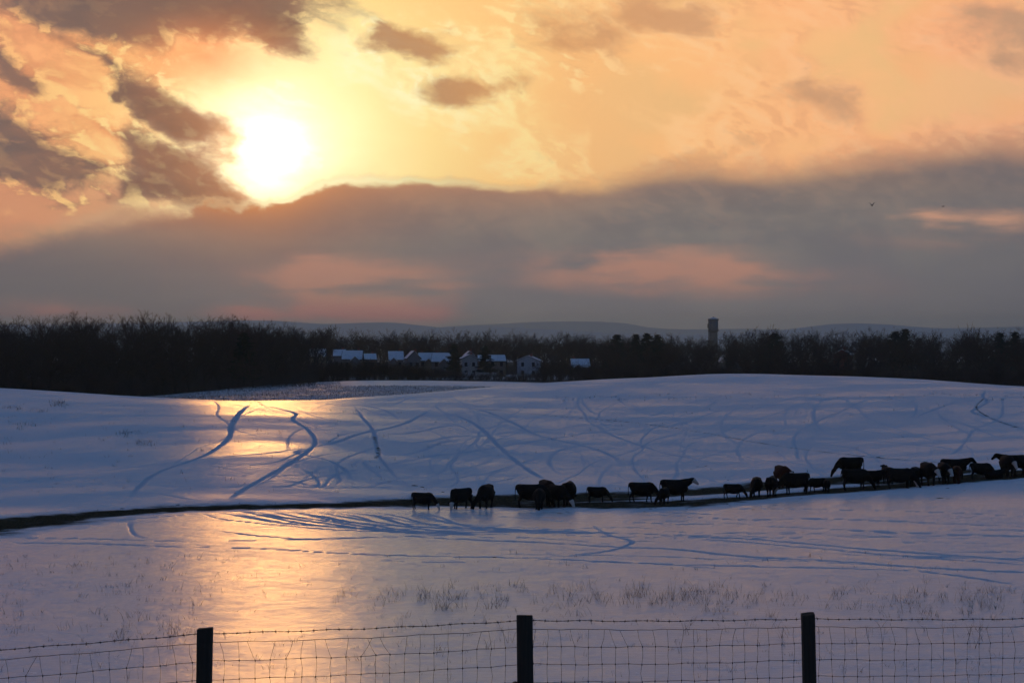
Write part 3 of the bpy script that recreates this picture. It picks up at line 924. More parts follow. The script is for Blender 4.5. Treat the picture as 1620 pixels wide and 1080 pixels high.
BARK = bark_material('winter_bark', (0.030, 0.024, 0.021), (0.070, 0.055, 0.048))
NEEDLE = bark_material('pine_needles', (0.012, 0.020, 0.013), (0.030, 0.045, 0.028))
TWIG = bark_material('brush_twigs', (0.034, 0.026, 0.022), (0.085, 0.066, 0.055))


def bare_tree(seed, spread=0.5, lift=0.55, stems=1, levels=4, density=1.0):
    """leafless tree of height 1: returns meshes (trunk, crown)"""
    rnd = random.Random(seed)
    tr, cr = Mesh(), Mesh()

    def perp(d):
        a = d.cross(Vector((0.3, 0.7, 0.2))); a.normalize()
        return a

    def grow(p, d, L, r, lev):
        n = 3 if lev < 2 else 2
        pts, rad = [p.copy()], [r]
        q = p.copy(); dd = d.copy()
        for k in range(n):
            dd = (dd + Vector((rnd.uniform(-1, 1), rnd.uniform(-1, 1), rnd.uniform(-0.5, 0.8))) * (0.16 + 0.05 * lev)).normalized()
            q = q + dd * (L / n)
            pts.append(q.copy()); rad.append(r * (1 - 0.62 * (k + 1) / n))
        (tr if lev <= 1 and r > 0.006 and lev == 0 else cr).add(tube(pts, rad, 5 if lev == 0 else 3, cap=False))
        if lev >= levels: return
        kids = [0, 7, 5, 6, 5][min(lev + 1, 4)] if lev else 13
        kids = max(2, int(round(kids * density)))
        for k in range(kids):
            f = rnd.uniform(0.25 if lev else 0.14, 1.0) if k else 1.0
            i = min(int(f * n), n - 1); g = f * n - i
            bp = pts[i].lerp(pts[i + 1], g)
            bd = (pts[i + 1] - pts[i]).normalized()
            w = rnd.uniform(0, 2 * math.pi)
            a = perp(bd); c = bd.cross(a)
            out = a * math.cos(w) + c * math.sin(w)
            ang = rnd.uniform(0.35, 0.95) * (spread / 0.5)
            nd = (bd * math.cos(ang) + out * math.sin(ang) + Vector((0, 0, 0.05))).normalized()
            fac = [0.58, 0.55, 0.55, 0.55][min(lev, 3)] * rnd.uniform(0.65, 1.12) * (1.15 - 0.35 * f if lev == 0 else 1)
            nr = max(rad[i] * 0.55, 0.0011 if stems == 1 else 0.0026)
            grow(bp, nd, L * fac, nr, lev + 1)

    for s in range(stems):
        lean = Vector((rnd.uniform(-1, 1), rnd.uniform(-1, 1), 0)) * (0.06 if stems == 1 else 0.45)
        d = (Vector((0, 0, 1)) + lean).normalized()
        base = Vector((rnd.uniform(-1, 1), rnd.uniform(-1, 1), 0)) * (0.0 if stems == 1 else 0.06)
        grow(base, d, lift * rnd.uniform(0.9, 1.1), (0.016 if stems == 1 else 0.013), 0)
    # normalise the height to 1
    top = max(p.z for p in cr.v)
    for m in (tr, cr):
        m.v = [p / top for p in m.v]
    return tr, cr


def pine_tree(seed, width=0.2):
    rnd = random.Random(seed)
    tr, cr = Mesh(), Mesh()
    tr.add(tube([(0, 0, 0), (0.004, 0.003, 0.4), (0, 0, 0.97)], [0.014, 0.010, 0.002], 5, cap=False))
    z = 0.16
    while z < 0.985:
        f = (z - 0.16) / 0.83
        reach = width * (1 - f) ** 0.7 * (0.75 + 0.5 * rnd.random()) + 0.015
        for k in range(5):
            w = rnd.uniform(0, 2 * math.pi)
            R = reach * rnd.uniform(0.55, 1.1)
            d = Vector((math.cos(w), math.sin(w), 0))
            end = Vector((0, 0, z + rnd.uniform(-0.01, 0.03))) + d * R
            cr.add(tube([(0, 0, z), end], [0.003, 0.0012], 3, cap=False))
            for q in range(int(14 + 110 * R)):
                c = Vector((0, 0, z)).lerp(end, rnd.uniform(0.25, 1.05)) + Vector((rnd.gauss(0, 0.014), rnd.gauss(0, 0.014), rnd.gauss(0.004, 0.010)))
                s = rnd.uniform(0.012, 0.026)
                u = Vector((rnd.uniform(-1, 1), rnd.uniform(-1, 1), rnd.uniform(-0.6, 0.9))).normalized() * s
                v = u.cross(Vector((rnd.uniform(-1, 1), rnd.uniform(-1, 1), rnd.uniform(-1, 1)))).normalized() * s * 0.55
                n = len(cr.v)
                cr.v.extend([c - u, c + v, c + u, c - v]); cr.f.append((n, n + 1, n + 2, n + 3))
        z += rnd.uniform(0.022, 0.040)
    return tr, cr


def tree_data(maker, crown_mat):
    t, c = maker
    return t.data('trunk', BARK), c.data('crown', crown_mat)


ROUND = [tree_data(bare_tree(s, 0.55, 0.50), TWIG) for s in (3, 8, 21, 34)]
TALL = [tree_data(bare_tree(s, 0.42, 0.60), TWIG) for s in (5, 13, 27)]
SPARSE = [tree_data(bare_tree(s, 0.45, 0.62, stems=3, levels=3, density=1.2), TWIG) for s in (41, 42)]
BUSH = [tree_data(bare_tree(s, 0.62, 0.62, stems=9, levels=3, density=0.85), TWIG) for s in (51, 52, 53)]
PINE = [tree_data(pine_tree(s, w), NEEDLE) for s, w in ((61, 0.20), (62, 0.26), (63, 0.17))]


def plant_tree(name, protos, px, r, top_py=None, height=None, label='', category='tree', group=None, fat=1.0):
    th = math.atan((px - 810) / FPX)
    x, y = r * math.sin(th), r * math.cos(th)
    z = ground(x, y) - 0.15
    if height is None:
        height = (540 - top_py) / math.hypot(FPX, px - 810) * r - z
    root = empty(name, (x, y, z), random.uniform(0, 6.28))
    s = height
    root.scale = (s * fat, s * fat, s)
    tag(root, label, category, group)
    t, c = random.choice(protos)
    for d in (t, c):
        o = bpy.data.objects.new(d.name.split('.')[0], d)
        COL.objects.link(o); o.parent = root
    return root


def skyline(x, pts):
    return float(np.interp(x, [p[0] for p in pts], [p[1] for p in pts]))


SKY_L = [(x, y - 4.5) for x, y in [(-400, 500), (0, 499), (60, 496), (110, 497), (160, 500), (200, 498), (250, 494), (300, 497), (340, 497), (390, 502), (430, 507), (460, 514), (520, 518), (600, 523)]]
SKY_M = [(x, y - 9.0) for x, y in [(350, 522), (440, 522), (500, 520), (560, 524), (640, 526), (720, 526), (800, 527), (860, 531), (920, 530), (960, 533), (1020, 536), (1080, 538)]]
SKY_R = [(x, y - 10.5) for x, y in [(940, 536), (1000, 534), (1060, 536), (1110, 539), (1150, 531), (1180, 526), (1240, 526), (1280, 525), (1320, 531), (1360, 526), (1400, 527), (1440, 524), (1500, 529), (1560, 527), (1620, 526), (1760, 522), (2050, 520)]]

COARSE = [bare_tree(s, 0.58, 0.52, levels=2, density=1.5) for s in (71, 72, 73, 74)]
WOOD_V, WOOD_Q, WOOD_N = [], [], 0
COARSE_NP = []
for t, c in COARSE:
    vs = np.array([tuple(p) for p in t.v + c.v]); nt0 = len(t.v)
    fs = np.array(list(t.f) + [tuple(i + nt0 for i in f) for f in c.f])
    # thicken the twigs a little: these stand for many finer ones
    COARSE_NP.append((vs, fs))


def wood_filler(px, r, top_py, fat):
    """one more tree of the unbroken mass behind"""
    global WOOD_N
    th = math.atan((px - 810) / FPX)
    x, y = r * math.sin(th), r * math.cos(th)
    z = ground(x, y) - 0.15
    h = (540 - top_py) / math.hypot(FPX, px - 810) * r - z
    vs, fs = random.choice(COARSE_NP)
    w = random.uniform(0, 6.28); c, s_ = math.cos(w), math.sin(w)
    v = np.stack([(vs[:, 0] * c - vs[:, 1] * s_) * h * fat + x, (vs[:, 0] * s_ + vs[:, 1] * c) * h * fat + y, vs[:, 2] * h + z], 1)
    WOOD_V.append(v); WOOD_Q.append(fs + WOOD_N); WOOD_N += len(v)


def wood(rows, x0, x1, sky, label, group, step, skip=None):
    for row, (r, low, single) in enumerate(rows):
        x = x0(row)
        while x < x1(row):
            if not (skip and skip(x, row)):
                top = skyline(x, sky) + low * random.uniform(0.7, 1.3) + random.uniform(-1.5, 4.0)
                rr_ = r + random.uniform(-0.02, 0.02) * r
                if single:
                    plant_tree('bare_tree', ROUND + TALL, x, rr_, top, label=label, group=group, fat=random.uniform(1.0, 1.35))
                else:
                    wood_filler(x, rr_, top + 2.0, random.uniform(1.0, 1.4))
            x += random.uniform(*step) * (1.0 if single else 0.75)


wood(((570, 0, True), (545, 3, False), (520, 4, True), (495, 10, False), (470, 16, False), (440, 30, True), (415, 48, False)),
     lambda q: -330.0 + 17 * (q % 3), lambda q: 500 - 10 * q, SKY_L,
     'leafless grey brown tree in the dense dark wood behind the left slope', 'leafless trees of the left wood', (26, 42))
wood(((1000, 0, True), (950, 2, False), (900, 4, False), (850, 8, False), (800, 11, True)),
     lambda q: 330.0 + 9 * (q % 3), lambda q: 1120, SKY_M,
     'leafless tree in the wood standing behind the snowy houses', 'leafless trees of the middle wood', (20, 31))
wood(((780, 0, True), (740, 2, False), (700, 5, True), (660, 9, False), (620, 16, False), (580, 26, True)),
     lambda q: 905.0 + 12 * (q % 3) + (60 if q >= 4 else 0), lambda q: 1900, SKY_R,
     'leafless tree in the dark wood behind the right hand slope', 'leafless trees of the right wood', (25, 40), lambda x, q: 1112 < x < 1142 and q < 1)
wm = fast_mesh('wood_thicket', np.concatenate(WOOD_V), np.concatenate(WOOD_Q)); wm.materials.append(TWIG)
wo_ = bpy.data.objects.new('wood_thicket', wm); COL.objects.link(wo_)
tag(wo_, 'dark leafless woodland merging into one mass behind the front trees', 'woodland', kind='stuff')
print('WOOD', len(wm.polygons), 'protos', [len(c.polygons) for t, c in ROUND + TALL], [len(c.polygons) for t, c in BUSH + PINE + SPARSE])
# trees standing out above the skyline
for px, r, top, kind, label in (
        (132, 545, 489, 'T', 'slim leafless tree poking above the left wood near the left edge'),
        (237, 545, 488.5, 'R', 'tallest rounded leafless tree on the left skyline below the dark cloud'),
        (372, 540, 494.5, 'R', 'small domed leafless tree where the left skyline starts to fall'),
        (452, 600, 505, 'R', 'leafless tree at the right end of the left wood under the pink glow'),
        (1202, 690, 510.5, 'R', 'wide dome shaped leafless tree right of the water tower'),
        (1162, 700, 520, 'S', 'twiggy many stemmed tree just right of the water tower'),
        (1370, 690, 516, 'T', 'thin upright leafless tree in the middle of the right skyline'),
        (1400, 690, 517, 'R', 'rounded leafless tree beside the dark pine on the right skyline'),
        (1528, 660, 508, 'S', 'tall spindly leafless tree rising above the right wood'),
        (1548, 670, 509, 'S', 'feathery bare tree, right neighbour of the tall spindly one'),
        (1470, 690, 518.5, 'S', 'low feathery tree between the dark pine and the spindly tree')):
    plant_tree('bare_tree', {'T': TALL, 'R': ROUND, 'S': SPARSE}[kind], px, r, top, label=label, group='trees standing above the skyline', fat=1.15 if kind != 'S' else 0.7)
for px, r, top, label in (
        (976, 700, 530, 'dark evergreen, leftmost of the pines left of the water tower'),
        (1006, 690, 530, 'dark evergreen, second of the pines left of the water tower'),
        (1024, 700, 528, 'tallest dark evergreen of the pines left of the water tower'),
        (1040, 690, 531, 'broad evergreen, rightmost of the pines left of the water tower'),
        (1226, 690, 528, 'dark evergreen right of the dome shaped tree'),
        (1417, 700, 525, 'dark bushy pine on the skyline of the right wood'),
        (1432, 690, 522, 'tallest dark pine on the skyline of the right wood'),
        (1582, 680, 528, 'flat topped evergreen near the right edge of the skyline'),
        (1606, 680, 527, 'dark evergreen at the right edge of the skyline'),
        (386, 440, 528, 'narrow dark evergreen in front of the left wood'),
        (768, 640, 548, 'dark evergreen growing between the two gabled white houses'),
        (718, 640, 545, 'dark evergreen left of the white gabled house')):
    plant_tree('pine_tree', PINE, px, r, top, label=label, group='evergreens among the woods', fat=1.7)
# bushes and small trees before the houses and along the wood's foot
for px in np.arange(190, 664, 11):
    x = px + random.uniform(-6, 6)
    top = float(np.interp(x, [180, 330, 430, 520, 640, 700], [585, 570, 566, 564, 566, 574])) + random.uniform(-3, 7)
    plant_tree('bush', BUSH, x, random.uniform(448, 520), top, label='dark leafless bush in the thicket before the far houses', category='bush',
               group='bushes before the houses', fat=random.uniform(0.9, 1.4))
for px in np.arange(640, 960, 9):
    x = px + random.uniform(-5, 5)
    top = float(np.interp(x, [640, 700, 740, 800, 815, 850, 870, 960], [578, 578, 590, 589, 592, 584, 570, 574])) + random.uniform(-2, 5)
    plant_tree('bush', BUSH, x, random.uniform(520, 600), top, label='low leafless bush in the hedge below the gabled white houses', category='bush',
               group='bushes of the hedge below the houses', fat=random.uniform(0.9, 1.5))
plant_tree('bush', BUSH, 862, 560, 563, label='big pale grey round bush right of the blue gabled house', category='bush', fat=1.0)
plant_tree('bush', BUSH, 886, 560, 563, label='big pale grey bush left of the brown roofed house', category='bush', fat=1.0)
for px in np.arange(930, 1800, 16):
    x = px + random.uniform(-6, 6)
    plant_tree('bush', BUSH, x, random.uniform(420, 520), height=random.uniform(3.0, 6.5), label='dark leafless bush at the foot of the right wood', category='bush',
               group='bushes along the foot of the right wood', fat=random.uniform(1.0, 1.6))
for px in np.arange(-260, 260, 18):
    x = px + random.uniform(-6, 6)
    plant_tree('bush', BUSH, x, random.uniform(380, 420), height=random.uniform(3.0, 6.0), label='dark leafless bush at the foot of the left wood', category='bush',
               group='bushes along the foot of the left wood', fat=random.uniform(1.0, 1.6))

# tangled undergrowth that fills the woods: uncountable, one object
n = 60000
px = RNG.uniform(-330, 1950, n)
rr = np.where(px < 500, RNG.uniform(400, 575, n), np.where(px < 900, RNG.uniform(470, 1000, n), RNG.uniform(430, 800, n)))
keep = ~((px > 330) & (px < 930) & (rr > 585) & (rr < 780))
px, rr = px[keep], rr[keep]; n = len(px)
th = np.arctan((px - 810) / FPX)
bx, by = rr * np.sin(th), rr * np.cos(th); bz = land_height(bx, by) - 0.2
hh = RNG.gamma(2.2, 1.0, n) * 1.2 + 0.8
lean = RNG.normal(0, 0.55, (n, 2))
wdt = RNG.uniform(0.02, 0.055, n) * (rr / 500)
base = np.stack([bx, by, bz], 1)
tip = base + np.stack([lean[:, 0] * hh, lean[:, 1] * hh, hh], 1)
ringa = [np.array([math.cos(2.094 * k), math.sin(2.094 * k), 0]) for k in range(3)]
vv = np.stack([base + wdt[:, None] * ringa[k] for k in range(3)] + [tip], 1).reshape(-1, 3)
o4 = (np.arange(n) * 4)[:, None]
tris = np.concatenate([o4 + np.array([[0, 1, 3]]), o4 + np.array([[1, 2, 3]]), o4 + np.array([[2, 0, 3]])])
um = fast_mesh('undergrowth', vv, None, tris); um.materials.append(TWIG)
uo = bpy.data.objects.new('undergrowth', um); COL.objects.link(uo)
tag(uo, 'tangled dark brush filling the woods below the trees', 'undergrowth', kind='stuff')


# ------------------------------------------------------------------ houses
def plain_material(name, a, b_, scale=0.8, rough=0.8):
    m, M, b = new_mat(name)
    tc = M.node('ShaderNodeTexCoord')
    M.put(b.inputs['Base Color'], M.mix(M.noise(tc.outputs['Object'], scale, 5.0, 0.6), a, b_))
    b.inputs['Roughness'].default_value = rough
    return m


SNOW_CAP = plain_material('roof_snow', (0.52, 0.57, 0.66), (0.80, 0.83, 0.90), 0.5, 0.7)
SHINGLE = plain_material('dark_shingle', (0.03, 0.03, 0.035), (0.06, 0.055, 0.055), 3.0)
SIDING = {'white': plain_material('white_siding', (0.34, 0.36, 0.39), (0.42, 0.44, 0.46), 0.5),
          'blue': plain_material('pale_blue_siding', (0.27, 0.32, 0.38), (0.34, 0.39, 0.45), 0.5),
          'tan': plain_material('tan_siding', (0.16, 0.13, 0.11), (0.22, 0.18, 0.15), 0.5),
          'grey': plain_material('grey_siding', (0.12, 0.12, 0.13), (0.18, 0.18, 0.19), 0.5),
          'brick_glint': plain_material('red_brick_glint', (0.16, 0.05, 0.04), (0.26, 0.08, 0.06), 1.5)}  # chimney brick; also the painted red glint of one far house
TRIM = plain_material('white_trim', (0.6, 0.6, 0.62), (0.7, 0.7, 0.7))
GLASS, _M, _b = new_mat('dark_window_glass')
_b.inputs['Base Color'].default_value = (0.02, 0.022, 0.028, 1); _b.inputs['Roughness'].default_value = 0.08


def house(px, ridge_py, w_px, r, siding, gable_front, label, pitch=0.55, cross=False, depth=9.0, bare_patch=False):
    """w_px: width seen in the photograph; gable_front: the gable end faces the camera"""
    th = math.atan((px - 810) / FPX)
    x, y = r * math.sin(th), r * math.cos(th)
    z = ground(x, y)
    W = w_px / FPX * r
    ridge = (540 - ridge_py) / math.hypot(FPX, px - 810) * r - z
    root = empty('house', (x, y, z - 0.1), -th + random.uniform(-0.12, 0.12))
    tag(root, label, 'house', 'houses of the settlement beyond the fields')
    half = W / 2
    span = half if gable_front else depth / 2
    length = depth if gable_front else W
    rise = min(span * pitch, 3.6)
    eave = ridge - rise
    # walls with gables: local frame with the ridge along local A
    m = Mesh()
    if gable_front:
        P = lambda s, a, h: Vector((s, a, h))
    else:
        P = lambda s, a, h: Vector((a, s, h))
    L2 = length / 2
    pts = []
    for a in (-L2, L2):
        pts += [P(-span, a, 0), P(span, a, 0), P(span, a, eave), P(0, a, ridge), P(-span, a, eave)]
    m.add((pts, [(0, 1, 2, 3, 4), (5, 9, 8, 7, 6), (0, 4, 9, 5), (1, 6, 7, 2)]))
    m.build('wall', SIDING[siding], root)
    # two snow-covered roof slabs with overhang
    for sgn, nm in ((-1, 'roof'), (1, 'roof')):
        rm, sm = Mesh(), Mesh()
        ov, th_r = 0.45, 0.18
        slope = rise / span
        e = span + ov; ze = ridge - slope * e
        A = L2 + 0.35
        low = [P(sgn * e, -A, ze + 0.03), P(sgn * e, A, ze + 0.03), P(0, A, ridge + 0.03), P(0, -A, ridge + 0.03)]
        top = [p + Vector((0, 0, th_r)) for p in low]
        f = [(0, 1, 2, 3), (4, 7, 6, 5), (0, 4, 5, 1), (1, 5, 6, 2), (2, 6, 7, 3), (3, 7, 4, 0)]
        rm.add((low + top, f))
        ro = rm.build('roof', SHINGLE, root)
        lo2 = [p.lerp(sum(top, Vector()) / 4, 0.03) + Vector((0, 0, 0.004)) for p in top]
        hi2 = [p.lerp(sum(top, Vector()) / 4, 0.06) + Vector((0, 0, 0.16)) for p in top]
        sm.add((lo2 + hi2, f))
        sm.build('roof_snow', SNOW_CAP, ro)
    # chimney
    ch = Mesh(); cx = P(span * 0.25, L2 * random.choice((-0.6, 0.6)), 0)
    ch.box((-0.4, -0.4, ridge - 1.2), (0.4, 0.4, ridge + 0.9), at=cx)
    ch.build('chimney', SIDING['brick_glint'], root)
    # windows on the side that faces the camera (local -y)
    face = -L2 if gable_front else -span
    cols = max(2, int((2 * span if gable_front else length) / 3.0))
    width = 2 * span if gable_front else length
    for lev, hz in ((0, 0.9), (1, 3.7)):
        if hz + 1.5 > eave + 0.3: continue
        for k in range(cols):
            wx = -width / 2 + width * (k + 0.5) / cols
            fr = Mesh(); fr.box((wx - 0.56, face - 0.06, hz + 0.04), (wx + 0.56, face - 0.003, hz + 1.56))
            fo = fr.build('window', TRIM if siding in ('white', 'blue') else SIDING['grey'], root)
            pn = Mesh(); pn.box((wx - 0.5, face - 0.085, hz + 0.1), (wx + 0.5, face - 0.062, hz + 1.5))
            pn.build('pane', GLASS, fo)
    if cross:
        cm = Mesh(); cw = W * 0.2; cxx = W * random.choice((-0.2, 0.18)); ce = eave - 0.2; cr = min(ridge - 0.3, ce + cw * 0.9)
        yb = face - 1.2
        cm.add(([Vector((cxx - cw, yb, 0)), Vector((cxx + cw, yb, 0)), Vector((cxx + cw, yb, ce)), Vector((cxx, yb, cr)), Vector((cxx - cw, yb, ce)),
                 Vector((cxx - cw, 0, 0)), Vector((cxx + cw, 0, 0)), Vector((cxx + cw, 0, ce)), Vector((cxx, 0, cr)), Vector((cxx - cw, 0, ce))],
                [(0, 1, 2, 3, 4), (0, 4, 9, 5), (1, 6, 7, 2)]))
        wing = cm.build('wing', SIDING[siding], root)
        for sgn in (-1, 1):
            sm = Mesh()
            e = cw + 0.35; ze = cr - (cr - ce) / cw * e
            lo2 = [Vector((cxx + sgn * e, yb - 0.4, ze + 0.05)), Vector((cxx + sgn * e, 0, ze + 0.05)), Vector((cxx, 0, cr + 0.05)), Vector((cxx, yb - 0.4, cr + 0.05))]
            hi2 = [p + Vector((0, 0, 0.25)) for p in lo2]
            sm.add((lo2 + hi2, [(0, 1, 2, 3), (4, 7, 6, 5), (0, 4, 5, 1), (1, 5, 6, 2), (2, 6, 7, 3), (3, 7, 4, 0)]))
            sm.build('roof_snow', SNOW_CAP, wing)
    return root


for args in (
        (336, 549, 20, 640, 'grey', False, 'small snow roofed house, leftmost glimpsed through the left wood', 0.6, False),
        (404, 547.5, 22, 640, 'grey', False, 'snow roofed house behind the narrow evergreen of the left wood', 0.6, False),
        (470, 551, 24, 650, 'grey', True, 'grey gabled house with a snowy slope, left of the row of roofs', 0.8, False),
        (503, 552, 24, 640, 'tan', False, 'tan house with a short snowy roof and pale side wall', 0.5, True),
        (537, 553.5, 18, 680, 'grey', False, 'narrow grey house with a thin strip of roof snow', 0.45, False),
        (558, 555, 30, 650, 'grey', False, 'wide house whose snowy roof shows two steps', 0.6, True),
        (583, 560, 22, 660, 'tan', False, 'low house with a flat looking snowy roof', 0.4, False),
        (626, 556, 22, 660, 'grey', False, 'house with a slanting snowy roof left of the hipped one', 0.6, True),
        (653, 555.5, 20, 650, 'grey', True, 'tall dark house with a bright snow slope beside a chimney', 1.0, False),
        (674, 558.5, 22, 660, 'tan', False, 'brown house with a cross gable in its snowy roof', 0.55, True),
        (700, 558.5, 30, 655, 'grey', False, 'wide house with the broadest blue white snowy roof', 0.62, True),
        (741, 561, 24, 650, 'white', True, 'white gable fronted house with snow on both roof slopes', 0.5, False),
        (742, 556, 14, 690, 'grey', True, 'small peaked roof showing just above the white gabled house', 0.8, False),
        (777, 562, 42, 655, 'tan', False, 'long brown house with an even snowy roof', 0.42, False),
        (837, 563, 34, 640, 'blue', True, 'pale blue gable fronted house standing before a dark wood', 0.42, False),
        (917, 568, 28, 660, 'tan', False, 'half hidden house with a sloping grey roof, rightmost of the row', 0.6, True),
        (1334, 553, 24, 650, 'brick_glint', True, 'house with a red glint of light painted into its walls, half hidden in the right hand wood', 0.6, False)):  # wall colour stands in for red light caught on a roof
    house(*args)

# a pale board fence by the white house
fr = empty('garden_fence', ground_at(735, 597, 500, 640) * 1.0)
gx0, gx1 = 733, 786
tag(fr, 'pale garden fence standing in snow below the white gabled house', 'fence')
rf = 628.0
fr.location = (rf * math.sin(math.atan((gx0 - 810) / FPX)), rf * math.cos(math.atan((gx0 - 810) / FPX)), 0)
fr.location.z = ground(fr.location.x, fr.location.y)
Lf = (gx1 - gx0) / FPX * rf
brd = Mesh(); brd.box((-0.16, -0.03, 0.1), (0.16, 0.03, 1.9)); bd = brd.data('picket', SIDING['white'])
k = 0.2
while k < Lf:
    if not (3.2 < k < 3.9 or 8.4 < k < 9.2):
        o = bpy.data.objects.new('picket', bd); COL.objects.link(o); o.parent = fr; o.location = (k, 0, random.uniform(-0.08, 0.05))
    k += 0.42
for hz in (0.5, 1.5):
    rl = Mesh(); rl.box((0, 0.035, hz - 0.06), (Lf, 0.10, hz + 0.06)); rl.build('rail', SIDING['white'], fr)

# ------------------------------------------------------------------ water tower
STEEL = plain_material('dark_blue_steel', (0.05, 0.075, 0.10), (0.075, 0.10, 0.13), 0.2, 0.5)
CONCRETE = plain_material('tower_concrete', (0.10, 0.11, 0.125), (0.15, 0.16, 0.17), 0.2, 0.85)


def lathe(profile, n=32):
    vs, fs = [], []
    for r, z in profile:
        for k in range(n):
            w = 2 * math.pi * k / n
            vs.append(Vector((r * math.cos(w), r * math.sin(w), z)))
    for i in range(len(profile) - 1):
        for k in range(n):
            k2 = (k + 1) % n
            fs.append((i * n + k, i * n + k2, (i + 1) * n + k2, (i + 1) * n + k))
    fs.append(tuple(reversed(range(n)))); fs.append(tuple((len(profile) - 1) * n + k for k in range(n)))
    return vs, fs


rt = 1700.0
tth = math.atan((1128.5 - 810) / FPX)
tx, ty = rt * math.sin(tth), rt * math.cos(tth)
tz = ground(tx, ty)
tw = empty('water_tower', (tx, ty, tz))
tag(tw, 'dark blue water tower with snowy cap rising above the trees', 'water tower')
zp = lambda py: (540 - py) / math.hypot(FPX, 1128.5 - 810) * rt - tz
mpp = rt / FPX
m = Mesh(); m.add(lathe([(6.0 * mpp, 0), (6.0 * mpp, zp(524.6))])); m.build('shaft', CONCRETE, tw, True)
for k in range(12):
    w = 2 * math.pi * k / 12
    m = Mesh(); m.add(tube([(6.1 * mpp * math.cos(w), 6.1 * mpp * math.sin(w), 0), (6.1 * mpp * math.cos(w), 6.1 * mpp * math.sin(w), zp(524.8))], [0.28, 0.28], 6))
    m.build('pilaster', CONCRETE, tw)
m = Mesh(); m.add(lathe([(6.6 * mpp, zp(525.5)), (7.6 * mpp, zp(523)), (7.6 * mpp, zp(505.2))])); m.build('tank', STEEL, tw, True)
m = Mesh(); m.add(lathe([(7.65 * mpp, zp(523.6)), (9.0 * mpp, zp(523.3)), (9.0 * mpp, zp(522.7)), (7.65 * mpp, zp(522.7))])); wk = m.build('walkway', STEEL, tw)
for k in range(20):
    w = 2 * math.pi * k / 20
    m = Mesh(); q = (8.8 * mpp * math.cos(w), 8.8 * mpp * math.sin(w)); m.add(tube([(*q, zp(522.9)), (*q, zp(520.9))], [0.07, 0.07], 4)); m.build('rail_post', STEEL, wk)
m = Mesh(); m.add(lathe([(7.65 * mpp, zp(507.6)), (8.6 * mpp, zp(506.4)), (8.7 * mpp, zp(504.5)), (7.2 * mpp, zp(504.3))])); m.build('rim', STEEL, tw, True)
m = Mesh(); m.add(lathe([(7.0 * mpp, zp(504.6)), (5.6 * mpp, zp(503.6)), (3.0 * mpp, zp(502.4)), (1.4 * mpp, zp(502.0)), (0.1, zp(501.9))])); m.build('snow_cap', SNOW_CAP, tw, True)
m = Mesh(); m.add(lathe([(1.1 * mpp, zp(502.4)), (1.1 * mpp, zp(501.3)), (0.3 * mpp, zp(500.7)), (0.1, zp(500.2))], 12)); m.build('vent', STEEL, tw, True)
m = Mesh(); m.box((-0.7, -0.5, zp(519)), (0.7, 0.5, zp(512)), at=(-8.0 * mpp, 0, 0)); m.build('antenna', STEEL, tw)
m = Mesh(); m.box((-0.3, -0.25, 0), (0.3, 0.25, zp(505)), at=(-7.6 * mpp, -0.8, 0)); m.build('ladder', STEEL, tw)


# ------------------------------------------------------------------ cattle
def coat_material(name, a, b_):
    m, M, b = new_mat(name)
    tc = M.node('ShaderNodeTexCoord')
    n = M.noise(M.vscale(tc.outputs['Object'], (1.0, 1.0, 0.35)), 14.0, 3.0, 0.6)
    M.put(b.inputs['Base Color'], M.mix(n, a, b_))
    b.inputs['Roughness'].default_value = 0.75
    b.inputs['Specular IOR Level'].default_value = 0.10
    bp = M.node('ShaderNodeBump'); bp.inputs['Strength'].default_value = 0.4; bp.inputs['Distance'].default_value = 0.02
    M.put(bp.inputs['Height'], n); M.put(b.inputs['Normal'], bp.outputs[0])
    return m


BLACK = coat_material('black_coat', (0.006, 0.005, 0.005), (0.014, 0.012, 0.011))
RED = coat_material('red_brown_coat', (0.030, 0.010, 0.006), (0.060, 0.020, 0.011))
WHITE = coat_material('white_face', (0.42, 0.38, 0.36), (0.60, 0.56, 0.54))


def loft(rings_, sides=16):
    """rings: (centre, tangent, half height, half width); the ring's own up is kept near world up"""
    vs, fs = [], []
    for c, t, hh, hw in rings_:
        c = Vector(c); t = Vector(t).normalized()
        side = Vector((0, 1, 0)) if abs(t.y) < 0.6 else Vector((-1, 0, 0))
        side = (side - t * side.dot(t)).normalized()
        up = side.cross(t) * -1.0
        for k in range(sides):
            w = 2 * math.pi * k / sides
            vs.append(c + side * hw * math.cos(w) + up * hh * math.sin(w))
    for i in range(len(rings_) - 1):
        for k in range(sides):
            k2 = (k + 1) % sides
            fs.append((i * sides + k, i * sides + k2, (i + 1) * sides + k2, (i + 1) * sides + k))
    fs.append(tuple(reversed(range(sides)))); fs.append(tuple((len(rings_) - 1) * sides + k for k in range(sides)))
    return vs, fs


def limb(m, pts):
    """pts: (x, y, z, radius)"""
    rs = []
    for i, p in enumerate(pts):
        a = Vector(pts[max(i - 1, 0)][:3]); b = Vector(pts[min(i + 1, len(pts) - 1)][:3])
        rs.append((p[:3], b - a, p[3], p[3]))
    m.add(loft(rs, 10))


